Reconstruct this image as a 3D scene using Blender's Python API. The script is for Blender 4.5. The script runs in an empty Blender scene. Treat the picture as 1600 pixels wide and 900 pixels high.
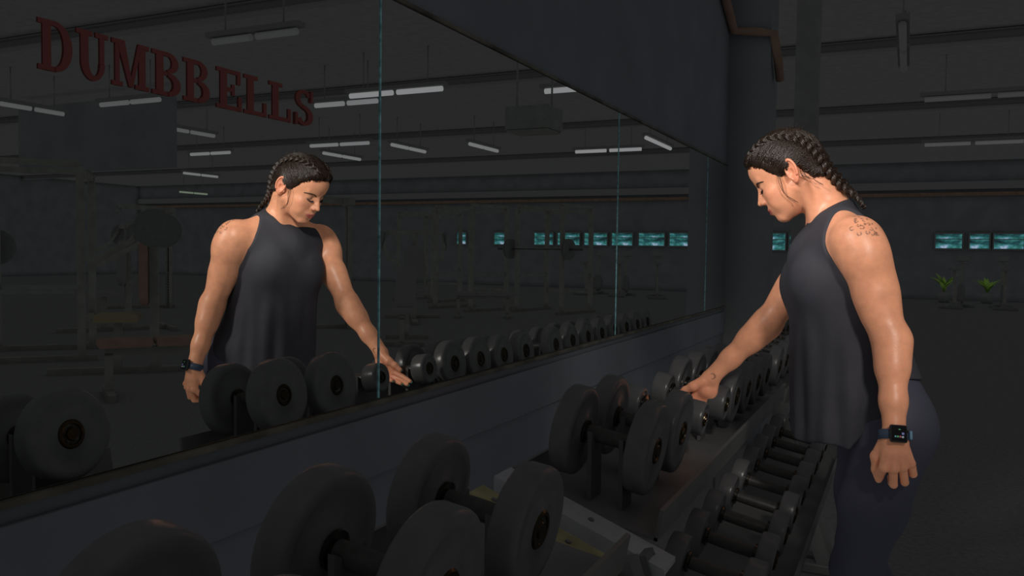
import bpy, bmesh, math, random
import numpy as np
from mathutils import Vector, Matrix

random.seed(7)
rng = np.random.default_rng(7)
PI = math.pi
SC = bpy.context.scene
COL = SC.collection

# ------------------------------------------------------------------ camera
# world: the mirror wall is the plane x = 0, y runs along it, z is up (metres)
F_PX, YAW, PITCH, ROLL = 1293.9, 0.44602, 0.04436, 0.01305
cam_d = bpy.data.cameras.new('camera')
cam_d.sensor_width = 36.0
cam_d.lens = F_PX / 1600 * 36.0
cam_d.clip_start = 0.02
cam_d.clip_end = 200
cam = bpy.data.objects.new('camera', cam_d)
COL.objects.link(cam)
fw = Vector((-math.sin(YAW) * math.cos(PITCH), math.cos(YAW) * math.cos(PITCH), -math.sin(PITCH)))
rt = fw.cross(Vector((0, 0, 1))).normalized()
up = rt.cross(fw)
rt2 = rt * math.cos(ROLL) + up * math.sin(ROLL)
up2 = -rt * math.sin(ROLL) + up * math.cos(ROLL)
mw = Matrix((rt2, up2, -fw)).transposed().to_4x4()
mw.translation = Vector((1.1, 0.0, 1.25))
cam.matrix_world = mw
SC.camera = cam

# ------------------------------------------------------------------ world, exposure
world = bpy.data.worlds.new('world')
SC.world = world
world.use_nodes = True
world.node_tree.nodes['Background'].inputs[0].default_value = (0.95, 1.0, 1.0, 1)
world.node_tree.nodes['Background'].inputs[1].default_value = 0.012
SC.cycles.use_fast_gi = True                    # soft ambient light that fills the dim hall
SC.cycles.fast_gi_method = 'ADD'
world.light_settings.ao_factor = 0.175
world.light_settings.distance = 0.22
vs = SC.view_settings
SC.display_settings.display_device = 'sRGB'
vs.view_transform = 'Standard'
vs.look = 'None'
vs.exposure = 0.0
vs.gamma = 1.0
vs.use_curve_mapping = False
SC.cycles.use_denoising = True
SC.cycles.max_bounces = 8
SC.cycles.sample_clamp_indirect = 3.0
SC.cycles.blur_glossy = 0.2


def spot(name, loc, target, power, size_deg, blend, radius, color):
    l = bpy.data.lights.new(name, 'SPOT')
    l.energy = power
    l.spot_size = math.radians(size_deg)
    l.spot_blend = blend
    l.shadow_soft_size = radius
    l.color = color
    o = bpy.data.objects.new(name, l)
    COL.objects.link(o)
    o.location = loc
    o.rotation_euler = (Vector(target) - Vector(loc)).to_track_quat('-Z', 'Y').to_euler()
    return o


# the photographer's gridded flash head and an added face fill, both outside the frame
spot('key_flash', (1.85, 0.20, 2.25), (0.92, 2.2, 1.27), 118, 26, 0.45, 0.13, (1.0, 0.93, 0.86))
spot('added_face_fill', (0.10, 0.75, 2.15), (0.86, 2.25, 1.40), 112, 20, 0.7, 0.12, (1.0, 0.95, 0.90))  # unseen spot added to brighten her face, in place of bounce off the mirror


# ------------------------------------------------------------------ materials
def mat(name, color, rough=0.5, metal=0.0, spec=0.5, vary=0.0, vscale=8.0, bump=0.0, bscale=60.0,
        emit=None, estr=0.0, attr=None, sss=0.0, coat=0.0, aniso=0.0):
    m = bpy.data.materials.new(name)
    m.use_nodes = True
    nt = m.node_tree
    b = nt.nodes['Principled BSDF']
    b.inputs['Base Color'].default_value = (*color, 1)
    b.inputs['Roughness'].default_value = rough
    b.inputs['Metallic'].default_value = metal
    b.inputs['Specular IOR Level'].default_value = spec
    if coat:
        b.inputs['Coat Weight'].default_value = coat
        b.inputs['Coat Roughness'].default_value = 0.15
    if aniso:
        b.inputs['Anisotropic'].default_value = aniso
    if sss:
        b.inputs['Subsurface Weight'].default_value = sss
        b.inputs['Subsurface Radius'].default_value = (1.0, 0.35, 0.2)
        b.inputs['Subsurface Scale'].default_value = 0.006
    tc = nt.nodes.new('ShaderNodeTexCoord')
    src = None
    if attr:
        a = nt.nodes.new('ShaderNodeAttribute')
        a.attribute_name = attr
        src = a.outputs['Color']
        nt.links.new(src, b.inputs['Base Color'])
    if vary:
        n = nt.nodes.new('ShaderNodeTexNoise')
        n.inputs['Scale'].default_value = vscale
        n.inputs['Detail'].default_value = 5
        nt.links.new(tc.outputs['Object'], n.inputs['Vector'])
        r = nt.nodes.new('ShaderNodeMapRange')
        r.inputs['From Min'].default_value = 0.3
        r.inputs['From Max'].default_value = 0.7
        r.inputs['To Min'].default_value = 1 - vary
        r.inputs['To Max'].default_value = 1 + vary
        nt.links.new(n.outputs[0], r.inputs['Value'])
        mx = nt.nodes.new('ShaderNodeVectorMath')
        mx.operation = 'SCALE'
        if src is not None:
            nt.links.new(src, mx.inputs[0])
        else:
            mx.inputs[0].default_value = color
        nt.links.new(r.outputs[0], mx.inputs['Scale'])
        nt.links.new(mx.outputs[0], b.inputs['Base Color'])
    if bump:
        n2 = nt.nodes.new('ShaderNodeTexNoise')
        n2.inputs['Scale'].default_value = bscale
        n2.inputs['Detail'].default_value = 4
        nt.links.new(tc.outputs['Object'], n2.inputs['Vector'])
        bp = nt.nodes.new('ShaderNodeBump')
        bp.inputs['Strength'].default_value = bump
        bp.inputs['Distance'].default_value = 0.004
        nt.links.new(n2.outputs[0], bp.inputs['Height'])
        nt.links.new(bp.outputs[0], b.inputs['Normal'])
    if emit:
        b.inputs['Emission Color'].default_value = (*emit, 1)
        b.inputs['Emission Strength'].default_value = estr
    return m


M = {}
M['wall'] = mat('navy_wall_paint', (0.0763, 0.0828, 0.0948), 0.55, vary=0.12, vscale=2.5, bump=0.15, bscale=25)
M['wall_dark'] = mat('charcoal_wall_paint', (0.0828, 0.0872, 0.0927), 0.7, vary=0.12, vscale=2.0)
M['floor'] = mat('black_rubber_floor', (0.0719, 0.0719, 0.073), 0.85, spec=0.2, vary=0.15, vscale=40)
M['ceiling'] = mat('dark_ceiling', (0.1199, 0.121, 0.1188), 0.9, spec=0.1, vary=0.08)
M['beam'] = mat('dark_beam', (0.109, 0.109, 0.109), 0.7)
M['orange'] = mat('orange_steel', (0.11, 0.072, 0.053), 0.6, vary=0.2)
M['rubber'] = mat('black_rubber', (0.064, 0.064, 0.066), 0.3, spec=0.35, vary=0.08, vscale=30, bump=0.1, bscale=120)
M['rubber_matte'] = mat('black_rubber_face', (0.06, 0.06, 0.06), 0.7, spec=0.3, vary=0.1, vscale=30)
M['steel'] = mat('dull_steel', (0.06, 0.058, 0.056), 0.45, 0.4, vary=0.15, vscale=60, bump=0.2, bscale=300)
M['chrome'] = mat('chrome', (0.18, 0.17, 0.15), 0.22, 1.0)
M['brass'] = mat('brass_ring', (0.16, 0.13, 0.08), 0.3, 1.0)
M['rack_black'] = mat('black_painted_steel', (0.0709, 0.0709, 0.0709), 0.5, vary=0.1)
M['rack_grey'] = mat('worn_grey_plate', (0.17, 0.173, 0.182), 0.6, vary=0.12, vscale=14)
M['rack_yellow'] = mat('worn_yellow_plate', (0.14, 0.13, 0.07), 0.6, vary=0.3, vscale=18)
M['frame_green'] = mat('pale_machine_paint', (0.092, 0.095, 0.085), 0.6, vary=0.15)
M['frame_dark'] = mat('dark_machine_paint', (0.0872, 0.0894, 0.0894), 0.6, vary=0.1)
M['pad_red'] = mat('dark_red_vinyl', (0.112, 0.074, 0.062), 0.5, vary=0.15)
M['pad_black'] = mat('black_vinyl', (0.078, 0.078, 0.078), 0.5)
M['pad_yellow'] = mat('mustard_vinyl', (0.112, 0.098, 0.062), 0.55)
M['red_letter'] = mat('red_vinyl_letter', (0.11, 0.035, 0.032), 0.6, spec=0.2)
M['trim'] = mat('worn_mirror_trim', (0.075, 0.072, 0.06), 0.5, 0.3, vary=0.5, vscale=9, bump=0.2)
M['glass_edge'] = mat('mirror_glass_edge', (0.14, 0.3, 0.33), 0.25, vary=0.5, vscale=60)
M['skin'] = mat('skin', (0.6, 0.27, 0.15), 0.40, spec=0.45, attr='tint', sss=0.18, bump=0.10, bscale=260, vary=0.09, vscale=38)
M['cradle'] = mat('grey_plastic_cradle', (0.06, 0.06, 0.062), 0.5)
M['nail'] = mat('teal_nail_polish', (0.02, 0.30, 0.28), 0.25)
M['shirt'] = mat('black_jersey', (0.04, 0.04, 0.049), 0.75, spec=0.3, bump=0.12, bscale=350, vary=0.1, vscale=14)
M['leggings'] = mat('navy_leggings', (0.055, 0.057, 0.08), 0.6, spec=0.3, bump=0.08, bscale=400)
M['hair'] = mat('dark_brown_hair', (0.026, 0.016, 0.0115), 0.33, spec=0.55, vary=0.3, vscale=70, bump=0.35, bscale=260)
M['brow'] = mat('dark_brow_hair', (0.06, 0.035, 0.025), 0.6)
M['lash'] = mat('black_lash', (0.02, 0.018, 0.018), 0.6)
M['watch_black'] = mat('black_watch_case', (0.03, 0.03, 0.034), 0.2)
M['watch_glass'] = mat('watch_screen', (0.008, 0.008, 0.01), 0.08)
M['band'] = mat('navy_watch_band', (0.05, 0.07, 0.11), 0.5)
M['band_teal'] = mat('slate_blue_band_end', (0.10, 0.22, 0.32), 0.4)
M['shoe'] = mat('black_shoe', (0.09, 0.09, 0.09), 0.6)
M['sole'] = mat('white_sole', (0.30, 0.30, 0.30), 0.6)
for nm, c in (('dot_green', (0.10, 0.75, 0.25)), ('dot_red', (0.8, 0.12, 0.2)), ('dot_blue', (0.3, 0.35, 0.9)), ('dot_white', (0.7, 0.7, 0.85)), ('dot_teal', (0.1, 0.5, 0.6))):
    M[nm] = mat('screen_' + nm, (0.02, 0.02, 0.02), 0.4, emit=c, estr=0.25)
M['tube_light'] = mat('dim_fluorescent_tube', (0.5, 0.5, 0.5), 0.5, emit=(0.95, 0.93, 0.95), estr=0.12)
M['tube_faint'] = mat('faint_fluorescent_tube', (0.3, 0.3, 0.3), 0.5, emit=(0.95, 0.93, 0.95), estr=0.012)
M['fixture'] = mat('lamp_housing', (0.085, 0.085, 0.085), 0.7)
m = bpy.data.materials.new('mirror_silver')
m.use_nodes = True
nt = m.node_tree
b = nt.nodes['Principled BSDF']
b.inputs['Base Color'].default_value = (0.88, 0.91, 0.89, 1)
b.inputs['Metallic'].default_value = 1.0
b.inputs['Roughness'].default_value = 0.0
M['mirror'] = m


# ------------------------------------------------------------------ mesh helpers
class MB:
    def __init__(s):
        s.v, s.f, s.sm = [], [], []

    def add(s, vs, fs, smooth=False):
        n = len(s.v)
        s.v += [tuple(v) for v in vs]
        s.f += [tuple(i + n for i in f) for f in fs]
        s.sm += [smooth] * len(fs)
        return s

    def box(s, c, d, rot=None, bev=0.0):
        x, y, z = d[0] / 2, d[1] / 2, d[2] / 2
        if bev:
            pts, fs = _bevbox(x, y, z, bev)
        else:
            pts = [(-x, -y, -z), (x, -y, -z), (x, y, -z), (-x, y, -z), (-x, -y, z), (x, -y, z), (x, y, z), (-x, y, z)]
            fs = [(0, 3, 2, 1), (4, 5, 6, 7), (0, 1, 5, 4), (1, 2, 6, 5), (2, 3, 7, 6), (3, 0, 4, 7)]
        R = rot if rot is not None else Matrix.Identity(3)
        return s.add([R @ Vector(p) + Vector(c) for p in pts], fs)

    def bar(s, a, b, w, h=None, bev=0.0, upv=(0, 0, 1)):
        a, b = Vector(a), Vector(b)
        d = b - a
        X = d.normalized()
        U = Vector(upv)
        if abs(X.dot(U)) > 0.98:
            U = Vector((1, 0, 0))
        Y = U.cross(X).normalized()
        Z = X.cross(Y)
        return s.box((a + b) / 2, (d.length, w, h or w), Matrix((X, Y, Z)).transposed(), bev)

    def tube(s, path, rad, n=10, cap=True, smooth=True):
        P = [Vector(p) for p in path]
        rs = rad if hasattr(rad, '__len__') else [rad] * len(P)
        base = len(s.v)
        prev = None
        vs = []
        for i, p in enumerate(P):
            t = (P[min(i + 1, len(P) - 1)] - P[max(i - 1, 0)])
            t = t.normalized() if t.length > 1e-9 else Vector((0, 0, 1))
            if prev is None:
                u = t.orthogonal().normalized()
            else:
                u = (prev - t * prev.dot(t))
                u = u.normalized() if u.length > 1e-6 else t.orthogonal().normalized()
            prev = u
            w = t.cross(u)
            for k in range(n):
                a = 2 * PI * k / n
                vs.append(p + (u * math.cos(a) + w * math.sin(a)) * rs[i])
        fs = []
        for i in range(len(P) - 1):
            for k in range(n):
                fs.append((i * n + k, i * n + (k + 1) % n, (i + 1) * n + (k + 1) % n, (i + 1) * n + k))
        s.add(vs, fs, smooth)
        if cap:
            s.f += [tuple(base + k for k in reversed(range(n))), tuple(base + (len(P) - 1) * n + k for k in range(n))]
            s.sm += [False, False]
        return s

    def lathe(s, prof, origin, axis, n=48, smooth=True):
        A = Vector(axis).normalized()
        U = A.orthogonal().normalized()
        W = A.cross(U)
        O = Vector(origin)
        vs, fs = [], []
        for (h, r) in prof:
            for k in range(n):
                a = 2 * PI * k / n
                vs.append(O + A * h + (U * math.cos(a) + W * math.sin(a)) * r)
        m_ = len(prof)
        for i in range(m_ - 1):
            for k in range(n):
                fs.append((i * n + k, i * n + (k + 1) % n, (i + 1) * n + (k + 1) % n, (i + 1) * n + k))
        fs.append(tuple(reversed(range(n))))
        fs.append(tuple((m_ - 1) * n + k for k in range(n)))
        s.add(vs, fs, smooth)
        s.sm[-1] = s.sm[-2] = False
        return s

    def build(s, name, m_, parent=None, loc=None, sharp=None):
        me = bpy.data.meshes.new(name)
        me.from_pydata(s.v, [], s.f)
        me.polygons.foreach_set('use_smooth', s.sm)
        if sharp:
            me.set_sharp_from_angle(angle=math.radians(sharp))
        me.materials.append(m_)
        o = bpy.data.objects.new(name, me)
        COL.objects.link(o)
        if parent is not None:
            o.parent = parent
        if loc is not None:
            o.location = loc
        return o


def _bevbox(x, y, z, b):
    bm = bmesh.new()
    bmesh.ops.create_cube(bm, size=1.0)
    for v in bm.verts:
        v.co = Vector((v.co.x * 2 * x, v.co.y * 2 * y, v.co.z * 2 * z))
    bmesh.ops.bevel(bm, geom=list(bm.edges), offset=b, segments=2, affect='EDGES', profile=0.5)
    bm.verts.index_update()
    r = [tuple(v.co) for v in bm.verts], [tuple(v.index for v in f.verts) for f in bm.faces]
    bm.free()
    return r


def tag(o, label=None, cat=None, group=None, kind=None):
    if label:
        o['label'] = label
    if cat:
        o['category'] = cat
    if group:
        o['group'] = group
    if kind:
        o['kind'] = kind
    return o


def thing(name, label, cat, loc=(0, 0, 0), rz=0.0, group=None):
    o = bpy.data.objects.new(name, None)
    o.empty_display_size = 0.1
    COL.objects.link(o)
    o.location = loc
    o.rotation_euler = (0, 0, rz)
    return tag(o, label, cat, group)


def copy_tree(o, parent=None):
    c = o.copy()
    COL.objects.link(c)
    if parent is not None:
        c.parent = parent
    for ch in list(o.children):
        copy_tree(ch, c)
    return c


def structure(o):
    o['kind'] = 'structure'
    return o


# ------------------------------------------------------------------ setting
WALL_END = 5.57
MZ0, MZ1 = 0.905, 1.828
w = MB()
w.box((-0.08, 2.0, 0.45), (0.16, 7.14, 0.90))
w.box((-0.08, 2.0, 2.90), (0.16, 7.14, 2.14))
w.box((-0.09, 2.0, 1.37), (0.14, 7.14, 0.95))
structure(w.build('wall_left', M['wall']))
tr = MB()
tr.box((0.004, 1.9, 0.8985), (0.020, 7.3, 0.012), bev=0.003)
structure(tr.build('trim_1', M['trim']))
tr = MB()
tr.box((0.003, 1.9, 1.834), (0.016, 7.3, 0.010), bev=0.003)
structure(tr.build('trim_2', M['trim']))
tr = MB()
tr.box((0.006, 2.0, 0.80), (0.012, 7.1, 0.14), bev=0.003)
structure(tr.build('trim_3', M['wall']))
# mirror: four panels butted edge to edge
mir = thing('wall_mirror', 'long frameless gym mirror of four panes along the navy wall above the dumbbell racks', 'mirror', (0, 0, MZ0))
SEAMS = [-1.5, 1.583, 3.297, 4.976, WALL_END]
for i in range(4):
    a, c_ = SEAMS[i] + 0.0015, SEAMS[i + 1] - 0.0015
    MB().box((0.001, (a + c_) / 2, (MZ1 - MZ0) / 2), (0.006, c_ - a, MZ1 - MZ0 - 0.002)).build('mirror_pane', M['mirror'], mir)
for i in range(1, 4):
    MB().box((0.0045, SEAMS[i], (MZ1 - MZ0) / 2), (0.003, 0.0046, MZ1 - MZ0 - 0.004)).build('pane_edge', M['glass_edge'], mir)
# wall stub closing the mirror, far walls, floor, ceiling
structure(MB().box((0.05, WALL_END + 0.15, 1.98), (0.42, 0.30, 3.96)).build('wall_return', M['wall_dark']))
structure(MB().box((-2.5, WALL_END + 0.12, 1.98), (4.66, 0.24, 3.96)).build('wall_side', M['wall_dark']))
structure(MB().box((12, 13, -0.05), (42, 40, 0.1)).build('floor', M['floor']))
structure(MB().box((12, 13, 4.05), (42, 40, 0.1)).build('ceiling', M['ceiling']))
structure(MB().box((31, 13, 2), (0.2, 40, 4)).build('wall_right', M['wall_dark']))
structure(MB().box((12, 27.2, 2), (42, 0.3, 4)).build('wall_back', M['wall_dark']))


# ------------------------------------------------------------------ the woman: an implicit surface, polygonised
def smin(a, b, k):
    h = np.clip(0.5 + 0.5 * (b - a) / k, 0, 1)
    return b * (1 - h) + a * h - k * h * (1 - h)


def smax(a, b, k):
    return -smin(-a, -b, k)


def rc(P, a, b, r1, r2):
    a = np.asarray(a, float)
    ba = np.asarray(b, float) - a
    px, py, pz = P[:, 0] - a[0], P[:, 1] - a[1], P[:, 2] - a[2]
    h = np.clip((px * ba[0] + py * ba[1] + pz * ba[2]) / (ba @ ba), 0, 1)
    px -= h * ba[0]
    py -= h * ba[1]
    pz -= h * ba[2]
    return np.sqrt(px * px + py * py + pz * pz) - (r1 + (r2 - r1) * h)


def el(P, c, r, R=None):
    q = P - np.asarray(c, float)
    if R is not None:
        q = q @ R
    r = np.asarray(r, float)
    x, y, z = q[:, 0] / r[0], q[:, 1] / r[1], q[:, 2] / r[2]
    k0 = np.sqrt(x * x + y * y + z * z)
    x, y, z = x / r[0], y / r[1], z / r[2]
    k1 = np.sqrt(x * x + y * y + z * z) + 1e-9
    return k0 * (k0 - 1) / k1


def chain(P, pts, k=0.01):
    d = None
    for (a, ra), (b_, rb) in zip(pts[:-1], pts[1:]):
        e = rc(P, a, b_, ra, rb)
        d = e if d is None else smin(d, e, k)
    return d


def basis(f, u):
    f = np.asarray(f, float)
    f = f / np.linalg.norm(f)
    u = np.asarray(u, float)
    s_ = np.cross(u, f)
    s_ /= np.linalg.norm(s_)
    u = np.cross(f, s_)
    return np.stack([f, s_, u], 1)          # columns: forward, left, up


H_R = np.array([[-0.864471, -0.042236, -0.500905], [0.046329, -0.998917, 0.004274], [-0.500543, -0.019511, 0.865492]])
H_T = np.array([0.8204, 2.2747, 1.4560])
H_S = 0.010344


def to_head(P):
    return ((P - H_T) @ H_R) / H_S


def from_head(q):
    return H_T + H_S * (np.asarray(q, float) @ H_R.T)


def skull_sdf(s):
    d = el(s, (0.1, 0, 3.9), (8.6, 7.2, 7.7))
    return smin(d, el(s, (4.2, 0, 4.9), (4.9, 5.6, 4.3)), 1.5)


def head_sdf(q):
    """head in its own frame, centimetres: x forward, y left, z up, origin between the ears"""
    x, y, z = q[:, 0], q[:, 1], q[:, 2]
    s = np.stack([x, np.abs(y), z], 1)
    d = skull_sdf(s)
    d = smin(d, el(s, (3.4, 0, -1.2), (5.3, 5.6, 7.2)), 1.6)
    d = smin(d, el(s, (4.6, 0, -5.4), (3.7, 3.8, 3.7)), 1.6)
    d = smin(d, el(s, (7.1, 0, -7.75), (1.2, 1.35, 1.3)), 1.6)
    d = smin(d, rc(s, (0.6, 4.5, -3.4), (6.4, 1.2, -8.0), 1.1, 1.0), 1.5)
    d = smin(d, el(s, (5.3, 3.7, -1.6), (2.1, 1.9, 1.5)), 1.8)
    d = smin(d, el(s, (5.1, 3.0, -3.8), (2.4, 1.7, 2.1)), 1.8)
    d = smin(d, rc(s, (7.7, 1.0, 2.5), (6.7, 3.7, 2.9), 0.6, 0.5), 1.4)
    # eye sockets
    d = smax(d, -el(s, (9.0, 2.9, 1.0), (1.45, 1.7, 1.0)), 1.0)
    # nose
    d = smin(d, rc(s, (7.9, 0, 2.2), (9.9, 0, -1.6), 0.55, 0.62), 0.8)
    d = smin(d, el(s, (8.5, 0, -1.7), (1.5, 1.05, 1.5)), 0.7)
    d = smin(d, el(s, (10.05, 0, -2.1), (0.85, 0.72, 0.66)), 0.5)
    d = smin(d, el(s, (9.0, 0.95, -2.45), (0.95, 0.62, 0.62)), 0.5)
    d = smax(d, -el(s, (9.5, 0.48, -2.95), (0.42, 0.2, 0.28)), 0.15)
    # mouth mound, lips
    d = smin(d, el(s, (7.2, 0, -5.0), (1.95, 2.5, 1.9)), 1.3)
    d = smin(d, rc(s, (8.95, 0.4, -4.75), (7.95, 2.1, -5.2), 0.44, 0.16), 0.35)
    d = smin(d, rc(s, (8.88, 0.0, -5.75), (8.0, 1.9, -5.35), 0.52, 0.18), 0.35)
    d = smax(d, -rc(s, (9.55, 0.0, -5.22), (8.35, 1.9, -5.25), 0.13, 0.03), 0.12)
    d = smax(d, -el(s, (9.2, 0, -6.9), (0.7, 1.2, 0.45)), 0.6)
    d = smax(d, -el(s, (9.6, 0, -3.95), (0.25, 0.2, 0.6)), 0.25)
    # lowered lids over the eyeballs
    d = smin(d, el(s, (6.65, 2.95, 0.85), (1.32, 1.42, 1.2)), 0.35)
    # ears
    Re = basis((0.86, -0.48, 0.10), (-0.22, 0.10, 0.97))
    e = (s - np.array([-1.35, 7.6, 0.2])) @ Re
    ex, ey, ez = e[:, 0], e[:, 1], e[:, 2]
    ear = el(e, (0, 0, 0.1), (1.65, 0.40, 2.75))
    ear = smin(ear, el(e, (0.15, 0.0, -2.2), (0.85, 0.40, 0.95)), 0.5)
    rr = np.sqrt((ex / 1.5) ** 2 + ((ez - 0.25) / 2.5) ** 2)
    ring = np.sqrt(((rr - 1) * 1.9) ** 2 + (ey - 0.32) ** 2) - 0.30
    ring = np.where((ez < -1.6) & (ex < 0.3), 9, ring)
    ear = smin(ear, ring, 0.2)
    ear = smax(ear, -el(e, (0.2, 0.80, -0.35), (0.85, 0.80, 1.15)), 0.2)
    ear = smax(ear, -el(e, (0.1, 0.55, 1.35), (0.75, 0.38, 0.75)), 0.2)
    ear = smin(ear, el(e, (1.25, 0.22, -0.45), (0.28, 0.32, 0.5)), 0.2)
    d = smin(d, ear, 0.35)
    return d


def masked(P, lo, hi, f, far=0.25):
    """evaluate f only inside a box; elsewhere a plain distance to the box"""
    lo, hi = np.asarray(lo), np.asarray(hi)
    g = np.maximum(np.maximum(lo - P, P - hi), 0)
    out = np.sqrt((g * g).sum(1)) + 0.05
    i = np.where((g.max(1) <= 0))[0]
    if len(i):
        out[i] = f(P[i])
    return out


# torso frame
T_F = np.array([-0.949, -0.315, 0.0])
T_R = np.array([-0.315, 0.949, 0.0])
T_U = np.array([-0.225, 0.03, 0.974])
T_U /= np.linalg.norm(T_U)
T_B = basis(np.cross(-T_R, T_U) * -1 if np.dot(np.cross(-T_R, T_U), T_F) < 0 else np.cross(-T_R, T_U), T_U)
T_F3, T_L3, T_U3 = T_B[:, 0], T_B[:, 1], T_B[:, 2]
CH = np.array([0.958, 2.312, 1.165])       # rib cage centre
WA = np.array([1.005, 2.305, 1.02])        # waist
PE = np.array([1.034, 2.295, 0.875])       # pelvis


def tp(c, f, l, u):
    return c + T_F3 * f + T_L3 * l + T_U3 * u


L_SH, R_SH = np.array([0.985, 2.150, 1.285]), np.array([0.893, 2.480, 1.280])
L_EL, L_WR = np.array([1.070, 2.127, 1.052]), np.array([1.083, 2.056, 0.842])
R_EL, R_WR = np.array([0.737, 2.448, 1.050]), np.array([0.587, 2.438, 0.888])


def torso_sdf(P, grow=0.0):
    d = el(P, CH + T_F3 * 0.012, (0.096 + grow, 0.142 + grow, 0.200 + grow), T_B)
    d = smin(d, el(P, WA, (0.088 + grow, 0.122 + grow, 0.15 + grow), T_B), 0.06)
    d = smin(d, el(P, PE, (0.105 + grow, 0.158 + grow, 0.125 + grow), T_B), 0.06)
    for s_ in (-1, 1):
        d = smin(d, el(P, tp(CH, 0.083, 0.062 * s_, 0.025), (0.060 + grow, 0.062 + grow, 0.072 + grow), T_B), 0.055)
        d = smin(d, el(P, tp(PE, -0.027, 0.078 * s_, -0.05), (0.074 + grow, 0.088 + grow, 0.10 + grow), T_B), 0.04)
        d = smin(d, el(P, tp(CH, -0.020, 0.085 * s_, 0.055), (0.06 + grow, 0.072 + grow, 0.105 + grow), T_B), 0.05)
    return d


LEGS = []
for s_ in (1, -1):
    hip = tp(PE, -0.01, 0.088 * s_, -0.06)
    knee = np.array([1.005, hip[1] - 0.01 * s_, 0.47])
    ank = np.array([1.045, hip[1] - 0.02 * s_, 0.085])
    LEGS.append((hip, knee, ank))


def legs_sdf(P, grow=0.0):
    d = None
    for hip, knee, ank in LEGS:
        e = chain(P, [(hip, 0.088 + grow), ((hip * 0.45 + knee * 0.55), 0.072 + grow), (knee, 0.053 + grow),
                      (knee * 0.72 + ank * 0.28 + np.array([0.022, 0, 0]), 0.052 + grow), (ank, 0.034 + grow)], 0.03)
        d = e if d is None else np.minimum(d, e)
    return d


def hand_parts(wr, knuckles, fing, thumb, pr):
    """palm edges as tapered bars from wrist to each knuckle, fingers as chains"""
    return wr, knuckles, fing, thumb, pr


def nrm(v):
    v = np.asarray(v, float)
    return v / np.linalg.norm(v)


def make_finger(root, d0, curl_axis, angs, lens):
    pts = [np.asarray(root, float)]
    d = nrm(d0)
    for a, l in zip(angs, lens):
        c, s_ = math.cos(a), math.sin(a)
        k = nrm(curl_axis)
        d = d * c + np.cross(k, d) * s_ + k * (k @ d) * (1 - c)
        pts.append(pts[-1] + d * l)
    return pts


# right hand reaches down for a dumbbell handle, palm to the camera
r_dir = nrm((-0.30, -0.02, -0.95))
r_thumbward = nrm((-0.93, 0.02, 0.30))
r_k = [R_WR + r_dir * l + r_thumbward * t + np.array([0, o, 0]) for l, t, o in
       ((0.082, 0.030, 0.006), (0.086, 0.009, 0.010), (0.081, -0.011, 0.010), (0.073, -0.029, 0.006))]
r_axis = nrm(np.cross(r_dir, np.array([0, -1.0, 0])))
R_F = [make_finger(k, nrm(0.62 * r_dir + 0.8 * r_thumbward + np.array([0, 0.10, 0]) * w_), r_axis, (0.20, 0.40, 0.35), (l, l * 0.62, l * 0.5))
       for k, l, w_ in zip(r_k, (0.040, 0.044, 0.041, 0.033), (1.1, 0.8, 0.5, 0.2))]
R_TH = [R_WR + r_dir * 0.018 + r_thumbward * 0.016 + np.array([0, -0.012, 0]),
        R_WR + r_dir * 0.042 + r_thumbward * 0.037 + np.array([0, -0.018, 0]),
        R_WR + r_dir * 0.062 + r_thumbward * 0.056 + np.array([0, -0.016, 0]),
        R_WR + r_dir * 0.082 + r_thumbward * 0.070 + np.array([0, -0.012, 0])]
# left hand hangs relaxed, back of the hand to the camera
l_dir = nrm((0.10, -0.10, -0.99))
l_thumbward = nrm((-0.97, -0.20, -0.08))
l_palm = nrm(np.cross(l_dir, l_thumbward))
if l_palm[1] < 0:
    l_palm = -l_palm
l_k = [L_WR + l_dir * l + l_thumbward * t - l_palm * o for l, t, o in
       ((0.070, 0.028, 0.002), (0.073, 0.0085, 0.006), (0.069, -0.0115, 0.004), (0.061, -0.030, -0.002))]
l_axis = nrm(np.cross(l_dir, l_palm))
L_F = [make_finger(k, nrm(l_dir + (0.10, -0.04, -0.14, -0.22)[i] * l_thumbward), l_axis, (a, 1.05, 0.6), (l, l * 0.62, l * 0.5))
       for i, k, l, a in zip(range(4), l_k, (0.040, 0.042, 0.040, 0.032), (0.95, 0.50, 0.46, 0.60))]
L_TH = [L_WR + l_dir * 0.018 + l_thumbward * 0.020 + l_palm * 0.010,
        L_WR + l_dir * 0.048 + l_thumbward * 0.036 + l_palm * 0.026,
        L_WR + l_dir * 0.078 + l_thumbward * 0.038 + l_palm * 0.034,
        L_WR + l_dir * 0.102 + l_thumbward * 0.034 + l_palm * 0.038]


def hand_sdf(P, wr, ks, fs, th, palm_n):
    d = None
    for i, k in enumerate(ks):
        e = rc(P, wr + (k - wr) * 0.06 + (ks[1] - ks[2]) * (1.2 - 0.8 * i) * 0.35, k, 0.0150, 0.0102)
        d = e if d is None else smin(d, e, 0.012)
    mid = (ks[1] + ks[2]) / 2
    d = smin(d, el(P, wr * 0.5 + mid * 0.5 + palm_n * 0.004, (0.026, 0.026, 0.026)) + 0.004, 0.012)
    for f in fs:
        e = chain(P, [(f[0], 0.0098), (f[1], 0.0088), (f[2], 0.0080), (f[3], 0.0066)], 0.002)
        d = smin(d, e, 0.0025)
        d = smin(d, el(P, f[0] - palm_n * 0.004, (0.0095, 0.0095, 0.0095)), 0.004)
        d = smin(d, rc(P, wr * 0.72 + f[0] * 0.28 - palm_n * 0.0125, f[0] - palm_n * 0.0085, 0.0030, 0.0040), 0.005)
    e = chain(P, [(th[0], 0.0160), (th[1], 0.0138), (th[2], 0.0102), (th[3], 0.0076)], 0.006)
    d = smin(d, e, 0.008)
    return d


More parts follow.
